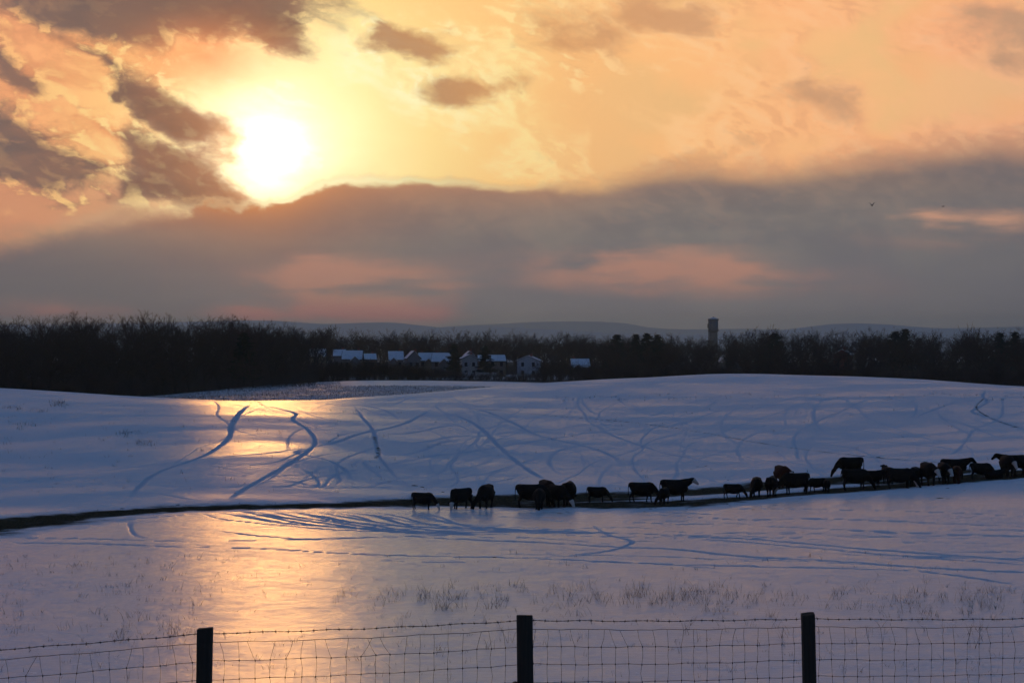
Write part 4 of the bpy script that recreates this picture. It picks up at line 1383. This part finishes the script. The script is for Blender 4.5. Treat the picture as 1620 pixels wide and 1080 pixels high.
def cow_mesh(name, pose, gait=0.0, turn=0.0):
    m = Mesh()
    dz = -0.58 if pose == 'lying' else 0.0
    # barrel
    body = [(-1.04, 1.16, .10, .08), (-1.00, 1.10, .22, .20), (-0.86, 1.04, .31, .28), (-0.62, .94, .40, .36), (-0.3, .88, .45, .41), (0.05, .86, .465, .42),
            (0.36, .88, .45, .38), (0.62, .97, .37, .285), (0.82, 1.0, .31, .22), (0.93, 1.03, .22, .15)]
    m.add(loft([((x, 0, z + dz), (1, 0, 0), h, w) for x, z, h, w in body], 20))
    # hips, withers
    limb(m, [(-0.86, 0.16, 1.22 + dz, .10), (-0.70, 0.2, 1.18 + dz, .12)]); limb(m, [(-0.86, -0.16, 1.22 + dz, .10), (-0.70, -0.2, 1.18 + dz, .12)])
    limb(m, [(0.30, 0, 1.18 + dz, .14), (0.55, 0, 1.22 + dz, .15), (0.75, 0, 1.16 + dz, .15)])
    c, s = math.cos(turn), math.sin(turn)

    def T(x, z, y=0.0):      # turns the neck and head about the shoulder
        dx = x - 0.85
        return (0.85 + dx * c - y * s, dx * s + y * c, z)
    if pose == 'graze':
        neck = [(0.62, 1.02, .31, .20), (0.86, .95, .27, .17), (1.08, .80, .21, .14), (1.24, .62, .155, .115), (1.34, .48, .125, .11)]
        head = [(1.32, .53, .13, .13), (1.42, .42, .155, .14), (1.50, .29, .125, .11), (1.55, .17, .088, .085), (1.58, .085, .090, .095), (1.585, .03, .06, .07)]
        ear = (1.33, .47)
    elif pose == 'half':
        neck = [(0.62, 1.04, .31, .20), (0.88, 1.06, .26, .17), (1.12, 1.02, .20, .14), (1.30, .96, .165, .125)]
        head = [(1.27, 1.0, .13, .13), (1.40, .91, .155, .14), (1.52, .78, .115, .105), (1.61, .67, .085, .085), (1.66, .61, .08, .085), (1.68, .57, .05, .06)]
        ear = (1.30, .99)
    else:
        neck = [(0.62, 1.06 + dz, .31, .20), (0.88, 1.14 + dz, .26, .17), (1.10, 1.22 + dz, .20, .14), (1.28, 1.30 + dz, .165, .125)]
        head = [(1.25, 1.34 + dz, .13, .13), (1.40, 1.28 + dz, .155, .14), (1.54, 1.18 + dz, .115, .105), (1.66, 1.09 + dz, .085, .085), (1.71, 1.06 + dz, .08, .085), (1.75, 1.03 + dz, .05, .06)]
        ear = (1.28, 1.33 + dz)
    for chain in (neck, head):
        rs = []
        for i, (x, z, h, w) in enumerate(chain):
            a = Vector(T(*chain[max(i - 1, 0)][:2])); b = Vector(T(*chain[min(i + 1, len(chain) - 1)][:2]))
            rs.append((T(x, z), b - a, h, w))
        m.add(loft(rs, 16))
    for sg in (-1, 1):
        e0, e1, e2 = T(ear[0], ear[1], sg * 0.09), T(ear[0] - 0.04, ear[1] + 0.01, sg * 0.20), T(ear[0] - 0.05, ear[1] - 0.03, sg * 0.29)
        limb(m, [(*e0, .045), (*e1, .075), (*e2, .035)])
    # brisket and belly
    limb(m, [(0.55, 0, .66 + dz, .14), (0.78, 0, .70 + dz, .16), (0.90, 0, .86 + dz, .12)])
    if pose == 'lying':
        for sg in (-1, 1):
            limb(m, [(0.55, sg * .2, .30, .14), (0.72, sg * .26, .14, .09), (0.95, sg * .24, .08, .06), (0.72, sg * .22, .06, .055)])
            limb(m, [(-0.70, sg * .22, .34, .20), (-0.45, sg * .34, .20, .14), (-0.80, sg * .36, .09, .07), (-0.45, sg * .38, .06, .055)])
    else:
        for sg, g in ((-1, gait), (1, -gait)):
            limb(m, [(0.58, sg * .15, .86, .17), (0.54 + .3 * g, sg * .17, .66, .115), (0.55 + .7 * g, sg * .165, .42, .068), (0.56 + .85 * g, sg * .165, .37, .072),
                     (0.54 + 1.1 * g, sg * .16, .14, .050), (0.55 + 1.2 * g, sg * .16, .085, .058), (0.58 + 1.25 * g, sg * .16, .02, .068), (0.58 + 1.25 * g, sg * .16, .0, .066)])
            limb(m, [(-0.74, sg * .17, .90, .24), (-0.68 - .3 * g, sg * .20, .68, .165), (-0.78 - .5 * g, sg * .19, .52, .095), (-0.88 - .7 * g, sg * .18, .42, .072),
                     (-0.87 - .85 * g, sg * .175, .28, .054), (-0.85 - 1.0 * g, sg * .17, .13, .05), (-0.83 - 1.0 * g, sg * .17, .08, .058), (-0.80 - 1.05 * g, sg * .17, .015, .068), (-0.80 - 1.05 * g, sg * .17, 0.0, .066)])
        limb(m, [(-0.52, 0, .62, .15), (-0.60, 0, .56, .12)])
    # tail with a tassel
    limb(m, [(-1.00, 0, 1.28 + dz, .05), (-1.08, 0, 1.22 + dz, .042), (-1.125, 0.01, 1.02 + dz, .033), (-1.13, 0.015, .80 + max(dz, -0.5), .03), (-1.12, 0.02, .58 + max(dz, -0.4), .042), (-1.115, 0.02, .46 + max(dz, -0.4), .03)])
    m.v = [Vector((p.x * 0.82, p.y * 1.05, p.z)) for p in m.v]
    tmp = bpy.data.objects.new('tmp', m.data('tmp'))
    COL.objects.link(tmp)
    md = tmp.modifiers.new('r', 'REMESH'); md.mode = 'VOXEL'; md.voxel_size = 0.026
    sm = tmp.modifiers.new('s', 'SMOOTH'); sm.factor = 0.5; sm.iterations = 2
    dg = bpy.context.evaluated_depsgraph_get()
    me = bpy.data.meshes.new_from_object(tmp.evaluated_get(dg))
    bpy.data.objects.remove(tmp)
    me.name = name
    me.polygons.foreach_set('use_smooth', [True] * len(me.polygons))
    me.materials.clear()
    me.materials.append(BLACK); me.materials.append(WHITE)
    # faces that belong to the front of the head
    hp = [Vector((T(x, z)[0] * 0.82, T(x, z)[1] * 1.05, T(x, z)[2])) for x, z, h, w in head]
    nf = len(me.polygons)
    cen = np.zeros(nf * 3); me.polygons.foreach_get('center', cen); cen = cen.reshape(-1, 3)
    a, b = np.array(hp[0]), np.array(hp[-1])
    ax = b - a; ln = np.linalg.norm(ax); ax /= ln
    t = (cen - a) @ ax
    d = np.linalg.norm(cen - a - t[:, None] * ax, axis=1)
    white = (t > 0.06) & (t < ln + 0.1) & (d < 0.175)
    return me, white


POSES = {}
for key, args in {'graze': ('graze', 0.03, 0.0), 'walk': ('graze', 0.16, 0.0), 'graze_l': ('graze', -0.08, 0.55), 'graze_r': ('graze', 0.08, -0.55),
                  'stand': ('stand', 0.04, 0.0), 'stand_l': ('stand', -0.05, 0.5), 'half': ('half', 0.05, 0.3), 'lying': ('lying', 0, 0.3)}.items():
    me, white = cow_mesh('cow_' + key, *args)
    POSES[key] = {}
    for coat, faced in (('black', False), ('black', True), ('red', True), ('red', False)):
        c = me.copy()
        c.materials[0] = BLACK if coat == 'black' else RED
        if faced:
            c.polygons.foreach_set('material_index', white.astype(np.int32))
        POSES[key][(coat, faced)] = c


def cow(px, feet_py, back_py, heading, pose, label, coat='black', face=False, calf=False, name=None):
    """heading in degrees: 0 faces right, 90 faces away, 180 left, 270 towards the camera"""
    p = ground_at(px, feet_py)
    h = 1.06 * (feet_py - back_py) / FPX * p.y
    s = max(h / (1.36 if pose != 'lying' else 0.78), 0.45)
    o = bpy.data.objects.new('calf' if calf else 'cow', POSES[pose][(coat, face)])
    COL.objects.link(o)
    o.location = (p.x, p.y, ground(p.x, p.y) - 0.05)
    o.rotation_euler = (0, 0, math.radians(heading))
    o.scale = (s, s * (0.9 if calf else 1.0), s)
    tag(o, label, 'calf' if calf else 'cow', 'cattle feeding along the bare strip')
    return o


cow(669, 805.5, 779, -12, 'graze', 'small black calf grazing, leftmost of the herd', calf=True, face=True)
cow(729, 804, 772, 225, 'graze_l', 'black white faced cow with lowered head, second from the left', face=True)
cow(768, 803, 767, 255, 'graze_r', 'black cow seen head on, third from the left', )
cow(841, 802, 766, 4, 'graze', 'large black cow with hanging tail, left end of the huddle')
cow(853, 804, 773, 268, 'graze', 'black cow facing the camera in the middle of the left huddle', face=False)
cow(866, 797, 760, 285, 'half', 'white faced black cow looking out from behind the left huddle', face=True)
cow(882, 801, 767, 300, 'graze_l', 'black cow with white face at the ground, right side of the left huddle', face=True)
cow(900, 798, 762, 80, 'graze', 'black cow seen from behind, right of the left huddle')
cow(945, 793, 769.5, -8, 'graze', 'small black calf grazing alone between the huddle and the next cow', calf=True)
cow(1016, 793, 762.5, -3, 'walk', 'black cow grazing to the right, left of the white faced standing cow')
cow(1050, 796, 771, 248, 'graze_r', 'dark calf facing the camera beneath the white faced standing cow', calf=True)
cow(1068, 792, 758.5, 2, 'stand', 'tall black cow with raised white face looking right', face=True)
cow(1160, 787, 765, -10, 'walk', 'black calf grazing alone left of the two rear views', calf=True)
cow(1197, 784.5, 755, 262, 'graze_r', 'slim black cow seen end on, left of the reddish cow')
cow(1221, 784, 753.5, 75, 'graze', 'broad black cow seen from behind below the reddish cow')
cow(1238, 769, 737, 282, 'half', 'reddish brown cow with white face standing behind the others', coat='red', face=True)
cow(1258, 781, 748, 186, 'graze', 'black cow grazing to the left with white face at the ground', face=True)
cow(1292, 777, 755.5, 198, 'walk', 'small black calf grazing to the left beside a smaller rear view calf', calf=True)
cow(1308, 777.5, 758.5, 85, 'graze', 'smallest black calf seen from behind', calf=True)
cow(1345, 754, 723.5, 187, 'graze', 'big black cow grazing uphill behind the line, head to the left')
cow(1353, 774, 742, 6, 'graze', 'black cow with tail to the left below the uphill cow')
cow(1380, 770, 744, 3, 'stand', 'black calf with raised head walking right behind another cow', calf=True)
cow(1404, 764, 738, 95, 'stand', 'black cow whose head shows above the backs of the dense group')
cow(1424, 772, 740.5, -4, 'graze', 'long black cow across the front of the dense group')
cow(1446, 768, 739, 250, 'graze_l', 'black cow turned to the camera right of the long cow', face=True)
cow(1469, 767, 732, 275, 'half', 'white faced black cow facing the camera in the dense group', face=True)
cow(1494, 764, 732, 268, 'half', 'white faced black cow beside the red brown cow', face=True)
cow(1510, 757, 726, -6, 'stand', 'black cow with level head standing behind the red brown cow')
cow(1514, 763, 737, 262, 'graze', 'red brown cow in the front right of the dense group', coat='red')
cow(1552, 757, 732, -10, 'graze', 'black cow grazing beside the lying calf near the right edge', calf=False)
cow(1572, 756, 742, 10, 'lying', 'black calf lying down near the right edge', calf=True)
cow(1594, 753, 720, 268, 'half', 'white faced black cow in the last group at the right edge', face=True)
cow(1602, 750, 719.5, 183, 'stand', 'tall black cow in the last group at the right edge')
cow(1622, 751, 720, 5, 'graze', 'black cow cut off by the right edge of the picture')

# ------------------------------------------------------------------ dung and clods on the snow
DUNG = plain_material('dung', (0.02, 0.016, 0.012), (0.045, 0.035, 0.026), 9.0, 0.95)
LUMPS = []
for s in range(4):
    rnd = random.Random(90 + s)
    bm = bmesh.new()
    bmesh.ops.create_icosphere(bm, subdivisions=2, radius=0.5)
    for v in bm.verts:
        k = 1 + 0.45 * mnoise.noise(v.co * 3.0 + Vector((s * 7, 0, 0)))
        v.co = Vector((v.co.x * k * (1.2 + 0.2 * s), v.co.y * k, max(v.co.z, -0.1) * 0.42 * k))
    me = bpy.data.meshes.new('dung_pat'); bm.to_mesh(me); bm.free()
    me.materials.append(DUNG); LUMPS.append(me)


def dung(px, py, size):
    p = ground_at(px, py)
    o = bpy.data.objects.new('dung_pat', random.choice(LUMPS)); COL.objects.link(o)
    o.location = (p.x, p.y, p.z - 0.05); o.rotation_euler = (0, 0, random.uniform(0, 6.28)); o.scale = (size, size, size)
    tag(o, 'small dark dung pat lying on the trodden snow', 'dung pat', 'dung pats on the snow')


for px, py, s in ((947, 710, 0.45), (1117, 737, 0.5), (1152, 759, 0.4), (1187, 758, 0.4), (1095, 653, 0.5), (1190, 643, 0.5), (1209, 674, 0.35), (1289, 679, 0.45),
                  (1268, 667, 0.4), (1230, 715, 0.45), (1220, 714, 0.35), (1260, 716, 0.4), (1366, 721, 0.5), (1390, 723, 0.5), (1380, 735, 0.4), (1604, 675, 0.6), (1193, 806, 0.5),
                  (1185, 807, 0.35), (1315, 812, 0.35), (783, 881, 0.4), (700, 852, 0.4), (1500, 772, 0.45), (1526, 776, 0.45), (1488, 788, 0.6), (1500, 789, 0.5), (1353, 797, 0.4),
                  (1456, 864, 0.4), (1462, 870, 0.4), (1335, 853, 0.4), (1270, 842, 0.4), (1540, 886, 0.45), (1380, 866, 0.35), (335, 711, 0.5), (655, 768, 0.7), (668, 770, 0.6), (1020, 809, 0.4), (885, 812, 0.5),
                  (900, 811, 0.4), (975, 800, 0.4), (700, 778, 0.5), (282, 798, 0.5), (193, 804, 0.45), (596, 716, 0.5), (598, 708, 0.5), (410, 636, 0.7), (396, 638, 0.6), (371, 780, 0.4), (415, 763, 0.35)):
    dung(px, py, s * 0.62)
for k in range(60):
    x = random.uniform(640, 1620)
    y = float(np.interp(x, [640, 900, 1300, 1620], [806, 806, 786, 760])) + random.expovariate(0.09)
    dung(x, y, random.uniform(0.10, 0.22))

# ------------------------------------------------------------------ dry grass: uncountable
def straw_material(name, a, b_):
    m, M, b = new_mat(name)
    geo = M.node('ShaderNodeNewGeometry')
    M.put(b.inputs['Base Color'], M.mix(M.noise(geo.outputs['Position'], 2.0, 2.0), a, b_))
    b.inputs['Roughness'].default_value = 0.85
    b.inputs['Specular IOR Level'].default_value = 0.2
    return m


STRAW = straw_material('dry_grass', (0.075, 0.052, 0.038), (0.17, 0.125, 0.085))
HAY = straw_material('old_hay', (0.06, 0.045, 0.03), (0.15, 0.11, 0.07))
STALK = straw_material('corn_stalk', (0.07, 0.055, 0.045), (0.14, 0.11, 0.085))


def blades(name, mat, pos, height, width, lean, bend, kinds=3):
    """ribbons with three joints; pos (n,3)"""
    n = len(pos)
    az = RNG.uniform(0, 2 * math.pi, n)
    d = np.stack([np.cos(az), np.sin(az), np.zeros(n)], 1)
    sd = RNG.uniform(0, 2 * math.pi, n)
    side = np.stack([np.cos(sd), np.sin(sd), np.zeros(n)], 1)
    lv = []
    for f in (0.0, 0.45, 0.8, 1.0):
        c = pos + d * (lean * f + bend * f * f)[:, None] * height[:, None]
        c[:, 2] += height * (f - 0.25 * bend * f * f)
        w = (width * (1.0 - 0.8 * f))[:, None]
        lv.append(c - side * w * 0.5); lv.append(c + side * w * 0.5)
    vv = np.stack(lv, 1).reshape(-1, 3)
    o = (np.arange(n) * 8)[:, None]
    q = np.concatenate([o + np.array([[2 * k, 2 * k + 1, 2 * k + 3, 2 * k + 2]]) for k in range(3)])
    me = fast_mesh(name, vv, q); me.materials.append(mat)
    ob = bpy.data.objects.new(name, me); COL.objects.link(ob)
    return ob


def tufts(spec):
    """spec: (photograph x, y, blades, spread, height)"""
    P, H = [], []
    for x, y, nb, spread, h in spec:
        g = ground_at(x, y)
        for k in range(nb):
            P.append((g.x + random.gauss(0, spread), g.y + random.gauss(0, spread * 1.2), g.z)); H.append(h * random.uniform(0.45, 1.1))
    P = np.array(P); P[:, 2] = land_height(P[:, 0], P[:, 1]) - 0.03
    return P, np.array(H)


spec = []
for k in range(330):        # the band of taller grass across the flat
    x = random.uniform(545, 1640)
    dens = np.interp(x, [545, 620, 700, 860, 1000, 1100, 1250, 1640], [0.25, 0.6, 1, 0.5, 1, 0.9, 0.7, 0.5])
    if random.random() > dens: continue
    y = random.gauss(np.interp(x, [545, 900, 1100, 1640], [951, 948, 944, 952]), 12)
    spec.append((x, y, random.randint(4, 13), 0.19, random.uniform(0.30, 0.68)))
for k in range(480):        # scattered tufts
    x = random.uniform(-40, 1660); y = random.uniform(872, 1076)
    if 930 < y < 960 and 560 < x < 1300: continue
    spec.append((x, y, random.randint(2, 6), 0.10, random.uniform(0.12, 0.38)))
for k in range(130):        # left foreground
    x = random.uniform(0, 320); y = random.uniform(880, 1010)
    spec.append((x, y, random.randint(2, 7), 0.12, random.uniform(0.18, 0.5)))
for k in range(60):         # tall weeds near the fence
    x = random.choice([random.uniform(1330, 1560), random.uniform(630, 900), random.uniform(1080, 1280), random.uniform(160, 330)]); y = random.uniform(965, 1030)
    spec.append((x, y, random.randint(3, 7), 0.09, random.uniform(0.35, 0.75)))
for k in range(300):        # far slope, left
    x = random.uniform(-40, 620) if random.random() < 0.7 else random.uniform(620, 1640); y = random.uniform(640, 780)
    spec.append((x, y, random.randint(2, 6), 0.22, random.uniform(0.15, 0.42)))
for k in range(40):
    cx, cy = random.choice([(30, 648), (97, 640), (65, 650), (25, 674), (48, 674), (205, 686), (230, 702), (90, 640)])
    spec.append((random.gauss(cx, 8), random.gauss(cy, 2.5), random.randint(6, 12), 0.3, random.uniform(0.3, 0.6)))
for k in range(70):         # tufts along the terrace of the far slope
    x = random.uniform(880, 1640)
    spec.append((x, np.interp(x, [880, 1150, 1640], [629, 623, 627]) + random.uniform(-3, 8), random.randint(3, 8), 0.3, random.uniform(0.2, 0.45)))
P, H = tufts(spec)
n = len(P)
g = blades('dry_grass', STRAW, P, H, RNG.uniform(0.009, 0.020, n) * np.clip(P[:, 1] / 90, 0.9, 2.4), RNG.uniform(0, 0.45, n), RNG.uniform(0.0, 0.7, n))
tag(g, 'sparse dry brown grass stalks standing out of the snow', 'grass', kind='stuff')

# trampled hay along the feeding strip
P = []
for pts, w, s in STRIP:
    path = world_path(smooth_pts(pts))
    for a, b in zip(path[:-1], path[1:]):
        for k in range(int(np.hypot(*(b - a)) * 18)):
            f = random.random()
            q = a + (b - a) * f + np.array([random.gauss(0, w * 0.55), random.gauss(0, w * 0.55)])
            P.append((q[0], q[1], 0))
P = np.array(P); P[:, 2] = land_height(P[:, 0], P[:, 1]) - 0.06
n = len(P)
g = blades('trampled_hay', HAY, P, RNG.uniform(0.08, 0.28, n), RNG.uniform(0.012, 0.03, n), RNG.uniform(0.6, 1.6, n), RNG.uniform(0.2, 0.8, n))
tag(g, 'trampled hay and stubble along the muddy feeding strip', 'hay', kind='stuff')

# corn stubble in rows on the field beyond the saddle
P = []
for row in np.arange(272, 440, 1.1):
    px = 130 + RNG.uniform(0, 760, 150)
    keep = ~((row > 392) & (px > 540))
    px = px[keep]
    th = np.arctan((px - 810) / FPX)
    P.append(np.stack([row * np.sin(th), row * np.cos(th) + RNG.normal(0, 0.12, len(px)), np.zeros(len(px))], 1))
P = np.concatenate(P); P[:, 2] = land_height(P[:, 0], P[:, 1]) - 0.03
n = len(P)
g = blades('corn_stubble', STALK, P, RNG.uniform(0.12, 0.34, n), RNG.uniform(0.04, 0.075, n), RNG.uniform(0, 0.3, n), RNG.uniform(0, 0.2, n))
tag(g, 'cut corn stubble poking through snow on the field beyond the saddle', 'stubble', kind='stuff')

# ------------------------------------------------------------------ fence
def post_material():
    m, M, b = new_mat('weathered_post')
    tc = M.node('ShaderNodeTexCoord')
    n = M.noise(M.vscale(tc.outputs['Object'], (40.0, 40.0, 2.2)), 1.0, 5.0, 0.6)
    M.put(b.inputs['Base Color'], M.mix(n, (0.012, 0.011, 0.009), (0.050, 0.045, 0.034)))
    b.inputs['Roughness'].default_value = 0.8
    b.inputs['Specular IOR Level'].default_value = 0.2
    bp = M.node('ShaderNodeBump'); bp.inputs['Strength'].default_value = 0.7; bp.inputs['Distance'].default_value = 0.01
    M.put(bp.inputs['Height'], n); M.put(b.inputs['Normal'], bp.outputs[0])
    return m


POST = post_material()
WIRE, _M, _b = new_mat('rusty_wire')
_g = _M.node('ShaderNodeNewGeometry')
_M.put(_b.inputs['Base Color'], _M.mix(_M.noise(_g.outputs['Position'], 9.0, 3.0), (0.035, 0.022, 0.017), (0.075, 0.050, 0.040)))
_b.inputs['Roughness'].default_value = 0.7
_b.inputs['Metallic'].default_value = 0.2
CAP, _M, _b = new_mat('dark_red_plastic')
_b.inputs['Base Color'].default_value = (0.045, 0.008, 0.007, 1); _b.inputs['Roughness'].default_value = 0.45

POSTS = [  # x, y, top z, radius, tilt x, sides
    (-9.3, 16.6, -2.86, 0.078, 0.0, 20), (-6.1, 17.0, -2.78, 0.078, 0.01, 20), (-2.905, 17.9, -2.682, 0.076, 0.018, 20), (0.144, 18.9, -2.702, 0.081, -0.012, 24),
    (3.185, 20.3, -2.889, 0.077, -0.022, 20), (6.4, 21.7, -3.08, 0.078, 0.01, 20), (9.6, 23.1, -3.27, 0.078, 0.0, 20)]
fence = empty('wire_fence', (POSTS[3][0], POSTS[3][1], ground(POSTS[3][0], POSTS[3][1])))
tag(fence, 'rusty woven wire fence with dark wooden posts across the foreground', 'fence')
F0 = fence.location.copy()


def post_mesh(rad, length, seed, flat):
    rnd = random.Random(seed)
    m = Mesh(); n = 24
    zs = [0, 0.2, 0.45, 0.7, 0.95, 1.15, length - 0.012, length]
    ph = [rnd.uniform(0, 6.28) for _ in range(3)]
    for zi, z in enumerate(zs):
        for k in range(n):
            w = 2 * math.pi * k / n
            rr_ = rad * (1 + 0.03 * math.sin(3 * w + ph[0]) + 0.02 * math.sin(7 * w + ph[1] + z) + 0.015 * math.sin(5 * z + ph[2]))
            if flat:      # roughly squared timber
                rr_ *= 1.0 / max(abs(math.cos(w)), abs(math.sin(w))) ** 0.75 * 0.93
            if zi == len(zs) - 1: rr_ *= 0.955
            zz = z + (0.010 * math.cos(w + ph[0]) if zi >= len(zs) - 2 else 0)
            m.v.append(Vector((rr_ * math.cos(w), rr_ * math.sin(w), zz)))
    for i in range(len(zs) - 1):
        for k in range(n):
            k2 = (k + 1) % n
            m.f.append((i * n + k, i * n + k2, (i + 1) * n + k2, (i + 1) * n + k))
    m.f.append(tuple((len(zs) - 1) * n + k for k in range(n)))
    return m


POST_OBJ = []
for i, (x, y, zt, rad, tilt, sd) in enumerate(POSTS):
    gz = ground(x, y) - 0.25
    o = post_mesh(rad, zt - gz, 70 + i, i in (2, 4)).build('post', POST, fence, smooth=i not in (2, 4))
    o.location = Vector((x - tilt * (zt - gz) * 0.0, y, gz)) - F0
    o.rotation_euler = (0.0, tilt, 0.0)
    POST_OBJ.append(o)
# red knob beside the middle post
kn = Mesh(); kn.add(lathe([(0.012, -0.05), (0.030, -0.045), (0.034, -0.02), (0.033, 0.008), (0.026, 0.026), (0.010, 0.034)], 16))
ko = kn.build('insulator', CAP, POST_OBJ[3], True)
ko.location = (-0.100, -0.03, -3.385 - (ground(POSTS[3][0], POSTS[3][1]) - 0.25))

# line wires: drop below the post tops, in metres
ATT = [(x, y - rad * 0.2 - 0.0, zt, rad) for x, y, zt, rad, t, s in POSTS]


def on_fence(u, drop):
    """u: post index as a real number; wires run along the far side of the posts"""
    i = min(int(u), len(POSTS) - 2); f = u - i
    a, b = POSTS[i], POSTS[i + 1]
    p = Vector((a[0] + (b[0] - a[0]) * f, a[1] + (b[1] - a[1]) * f + 0.085, a[2] + (b[2] - a[2]) * f - drop))
    return p


DROPS = [0.150, 0.325, 0.500, 0.678, 0.850, 1.010, 1.150]
US = np.linspace(0, len(POSTS) - 1, 6 * 26 + 1)
wob = {}


def wire_point(u, k):
    if k < 0:
        sag = 0.014 * math.sin(math.pi * (u - int(u)))
        return on_fence(u, 0.066 + sag + 0.004 * math.sin(u * 31))
    sag = 0.020 * math.sin(math.pi * (u - int(u)))
    return on_fence(u, DROPS[k] + sag + 0.004 * math.sin(u * 23 + k * 2.1) + 0.003 * math.sin(u * 61 + k))


# barbed top strand: two twisted wires and four-point barbs
m = Mesh()
for ph in (0, math.pi):
    pts = []
    for u in np.linspace(0, len(POSTS) - 1, 1100):
        p = wire_point(u, -1); w = u * 150 + ph
        pts.append(p + Vector((0, 0.0030 * math.cos(w), 0.0030 * math.sin(w))) - F0)
    m.add(tube(pts, [0.0022] * len(pts), 4))
strand = m.build('barbed_wire', WIRE, fence)
u = 0.02
bm_ = Mesh()
while u < len(POSTS) - 1.02:
    p = wire_point(u, -1) - F0
    bm_.add(tube([p + Vector((-0.009, 0, 0)), p + Vector((0.009, 0, 0))], [0.0062, 0.0062], 6))
    for k in range(2):
        w = random.uniform(0.3, 2.8); d = Vector((random.uniform(-0.4, 0.4), math.cos(w), math.sin(w))).normalized() * 0.020
        bm_.add(tube([p - d, p + d], [0.0017, 0.0017], 3))
    u += 0.0385
bo = bm_.build('barbs', WIRE, strand)
bo['kind'] = 'stuff'
for k in range(len(DROPS)):
    pts = [wire_point(u, k) - F0 for u in US]
    m = Mesh(); m.add(tube(pts, [0.0027 if k else 0.0031] * len(pts), 5)); m.build('line_wire', WIRE, fence)
# vertical stays with their knots
total_len = sum((Vector(POSTS[i + 1][:2]) - Vector(POSTS[i][:2])).length for i in range(len(POSTS) - 1))
n_st = int(total_len / 0.153)
for s in range(1, n_st):
    u = (len(POSTS) - 1) * s / n_st
    pts, knots = [], []
    for k in range(len(DROPS)):
        du = random.gauss(0, 0.013) if k == 0 else random.gauss(0, 0.0012)
        if k: pts.append(None)
        p = wire_point(min(max(u + du, 0), len(POSTS) - 1.001), k) - F0
        knots.append(p); pts.append(p)
    full = []
    for i, p in enumerate(pts):
        if p is None:
            a, b = pts[i - 1], pts[i + 1]
            full.append((a + b) / 2 + Vector((random.gauss(0, 0.006), random.gauss(0, 0.004), 0)))
        else:
            full.append(p)
    m = Mesh(); m.add(tube(full, [0.0021] * len(full), 4))
    for p in knots[1:]:
        m.add(tube([p + Vector((0, 0, -0.010)), p + Vector((0.002, 0, 0)), p + Vector((0, 0, 0.010))], [0.0040, 0.0064, 0.0040], 6))
    m.build('stay_wire', WIRE, fence)

# ------------------------------------------------------------------ birds
FEATHER = plain_material('dark_feathers', (0.015, 0.013, 0.012), (0.03, 0.027, 0.025), 8.0)


def bird(px, py, r, span, heading, flap, label):
    th = math.atan((px - 810) / FPX)
    loc = Vector((r * math.sin(th), r * math.cos(th), (540 - py) / math.hypot(FPX, px - 810) * r))
    root = empty('bird', loc, math.radians(heading))
    tag(root, label, 'bird', 'birds under the clouds')
    m = Mesh(); s = span
    limb(m, [(-0.42 * s, 0, 0, .02 * s), (-0.25 * s, 0, 0, .05 * s), (0, 0, -0.01 * s, .085 * s), (0.18 * s, 0, 0, .07 * s), (0.27 * s, 0, 0.02 * s, .05 * s), (0.36 * s, 0, 0.01 * s, .008 * s)])
    m.build('body', FEATHER, root, True)
    for sg in (-1, 1):
        w = Mesh()
        rows = [(0.05, 0.0, .17, -.13), (0.22, flap * 0.22, .17, -.12), (0.38, flap * 0.30, .12, -.10), (0.5, flap * 0.30, .02, -.07)]
        for y, z, f, b in rows:
            w.v += [Vector((f * s, sg * y * s, z * s)), Vector(((f + b) / 2 * s, sg * y * s, (z + 0.02) * s)), Vector((b * s, sg * y * s, z * s)), Vector(((f + b) / 2 * s, sg * y * s, (z - 0.008) * s))]
        for i in range(3):
            for k in range(4):
                k2 = (k + 1) % 4
                w.f.append((i * 4 + k, i * 4 + k2, (i + 1) * 4 + k2, (i + 1) * 4 + k))
        w.f.append((0, 3, 2, 1)); w.f.append((12, 13, 14, 15))
        w.build('wing', FEATHER, root)


bird(1379.5, 325, 250, 0.95, 60, 1.2, 'small dark bird with raised wings below the right cloud edge')
bird(1492, 326.5, 480, 0.95, 10, 0.25, 'tiny dark bird gliding level beside the pale cloud gap')

# ------------------------------------------------------------------ haze
HAZE = bpy.data.materials.new('winter_haze'); HAZE.use_nodes = True
nt = HAZE.node_tree; nt.nodes.clear()
out = nt.nodes.new('ShaderNodeOutputMaterial'); pv = nt.nodes.new('ShaderNodeVolumePrincipled')
pv.inputs['Color'].default_value = (0.52, 0.79, 1.0, 1)
pv.inputs['Density'].default_value = 1.2e-4
pv.inputs['Anisotropy'].default_value = 0.66
nt.links.new(pv.outputs[0], out.inputs['Volume'])
hz = Mesh(); hz.box((-15500, -15500, -110), (15500, 15500, 165))
ho = hz.build('haze', HAZE)
tag(ho, 'thin winter haze over the fields and woods', 'haze', kind='stuff')
scene.cycles.volume_bounces = 0
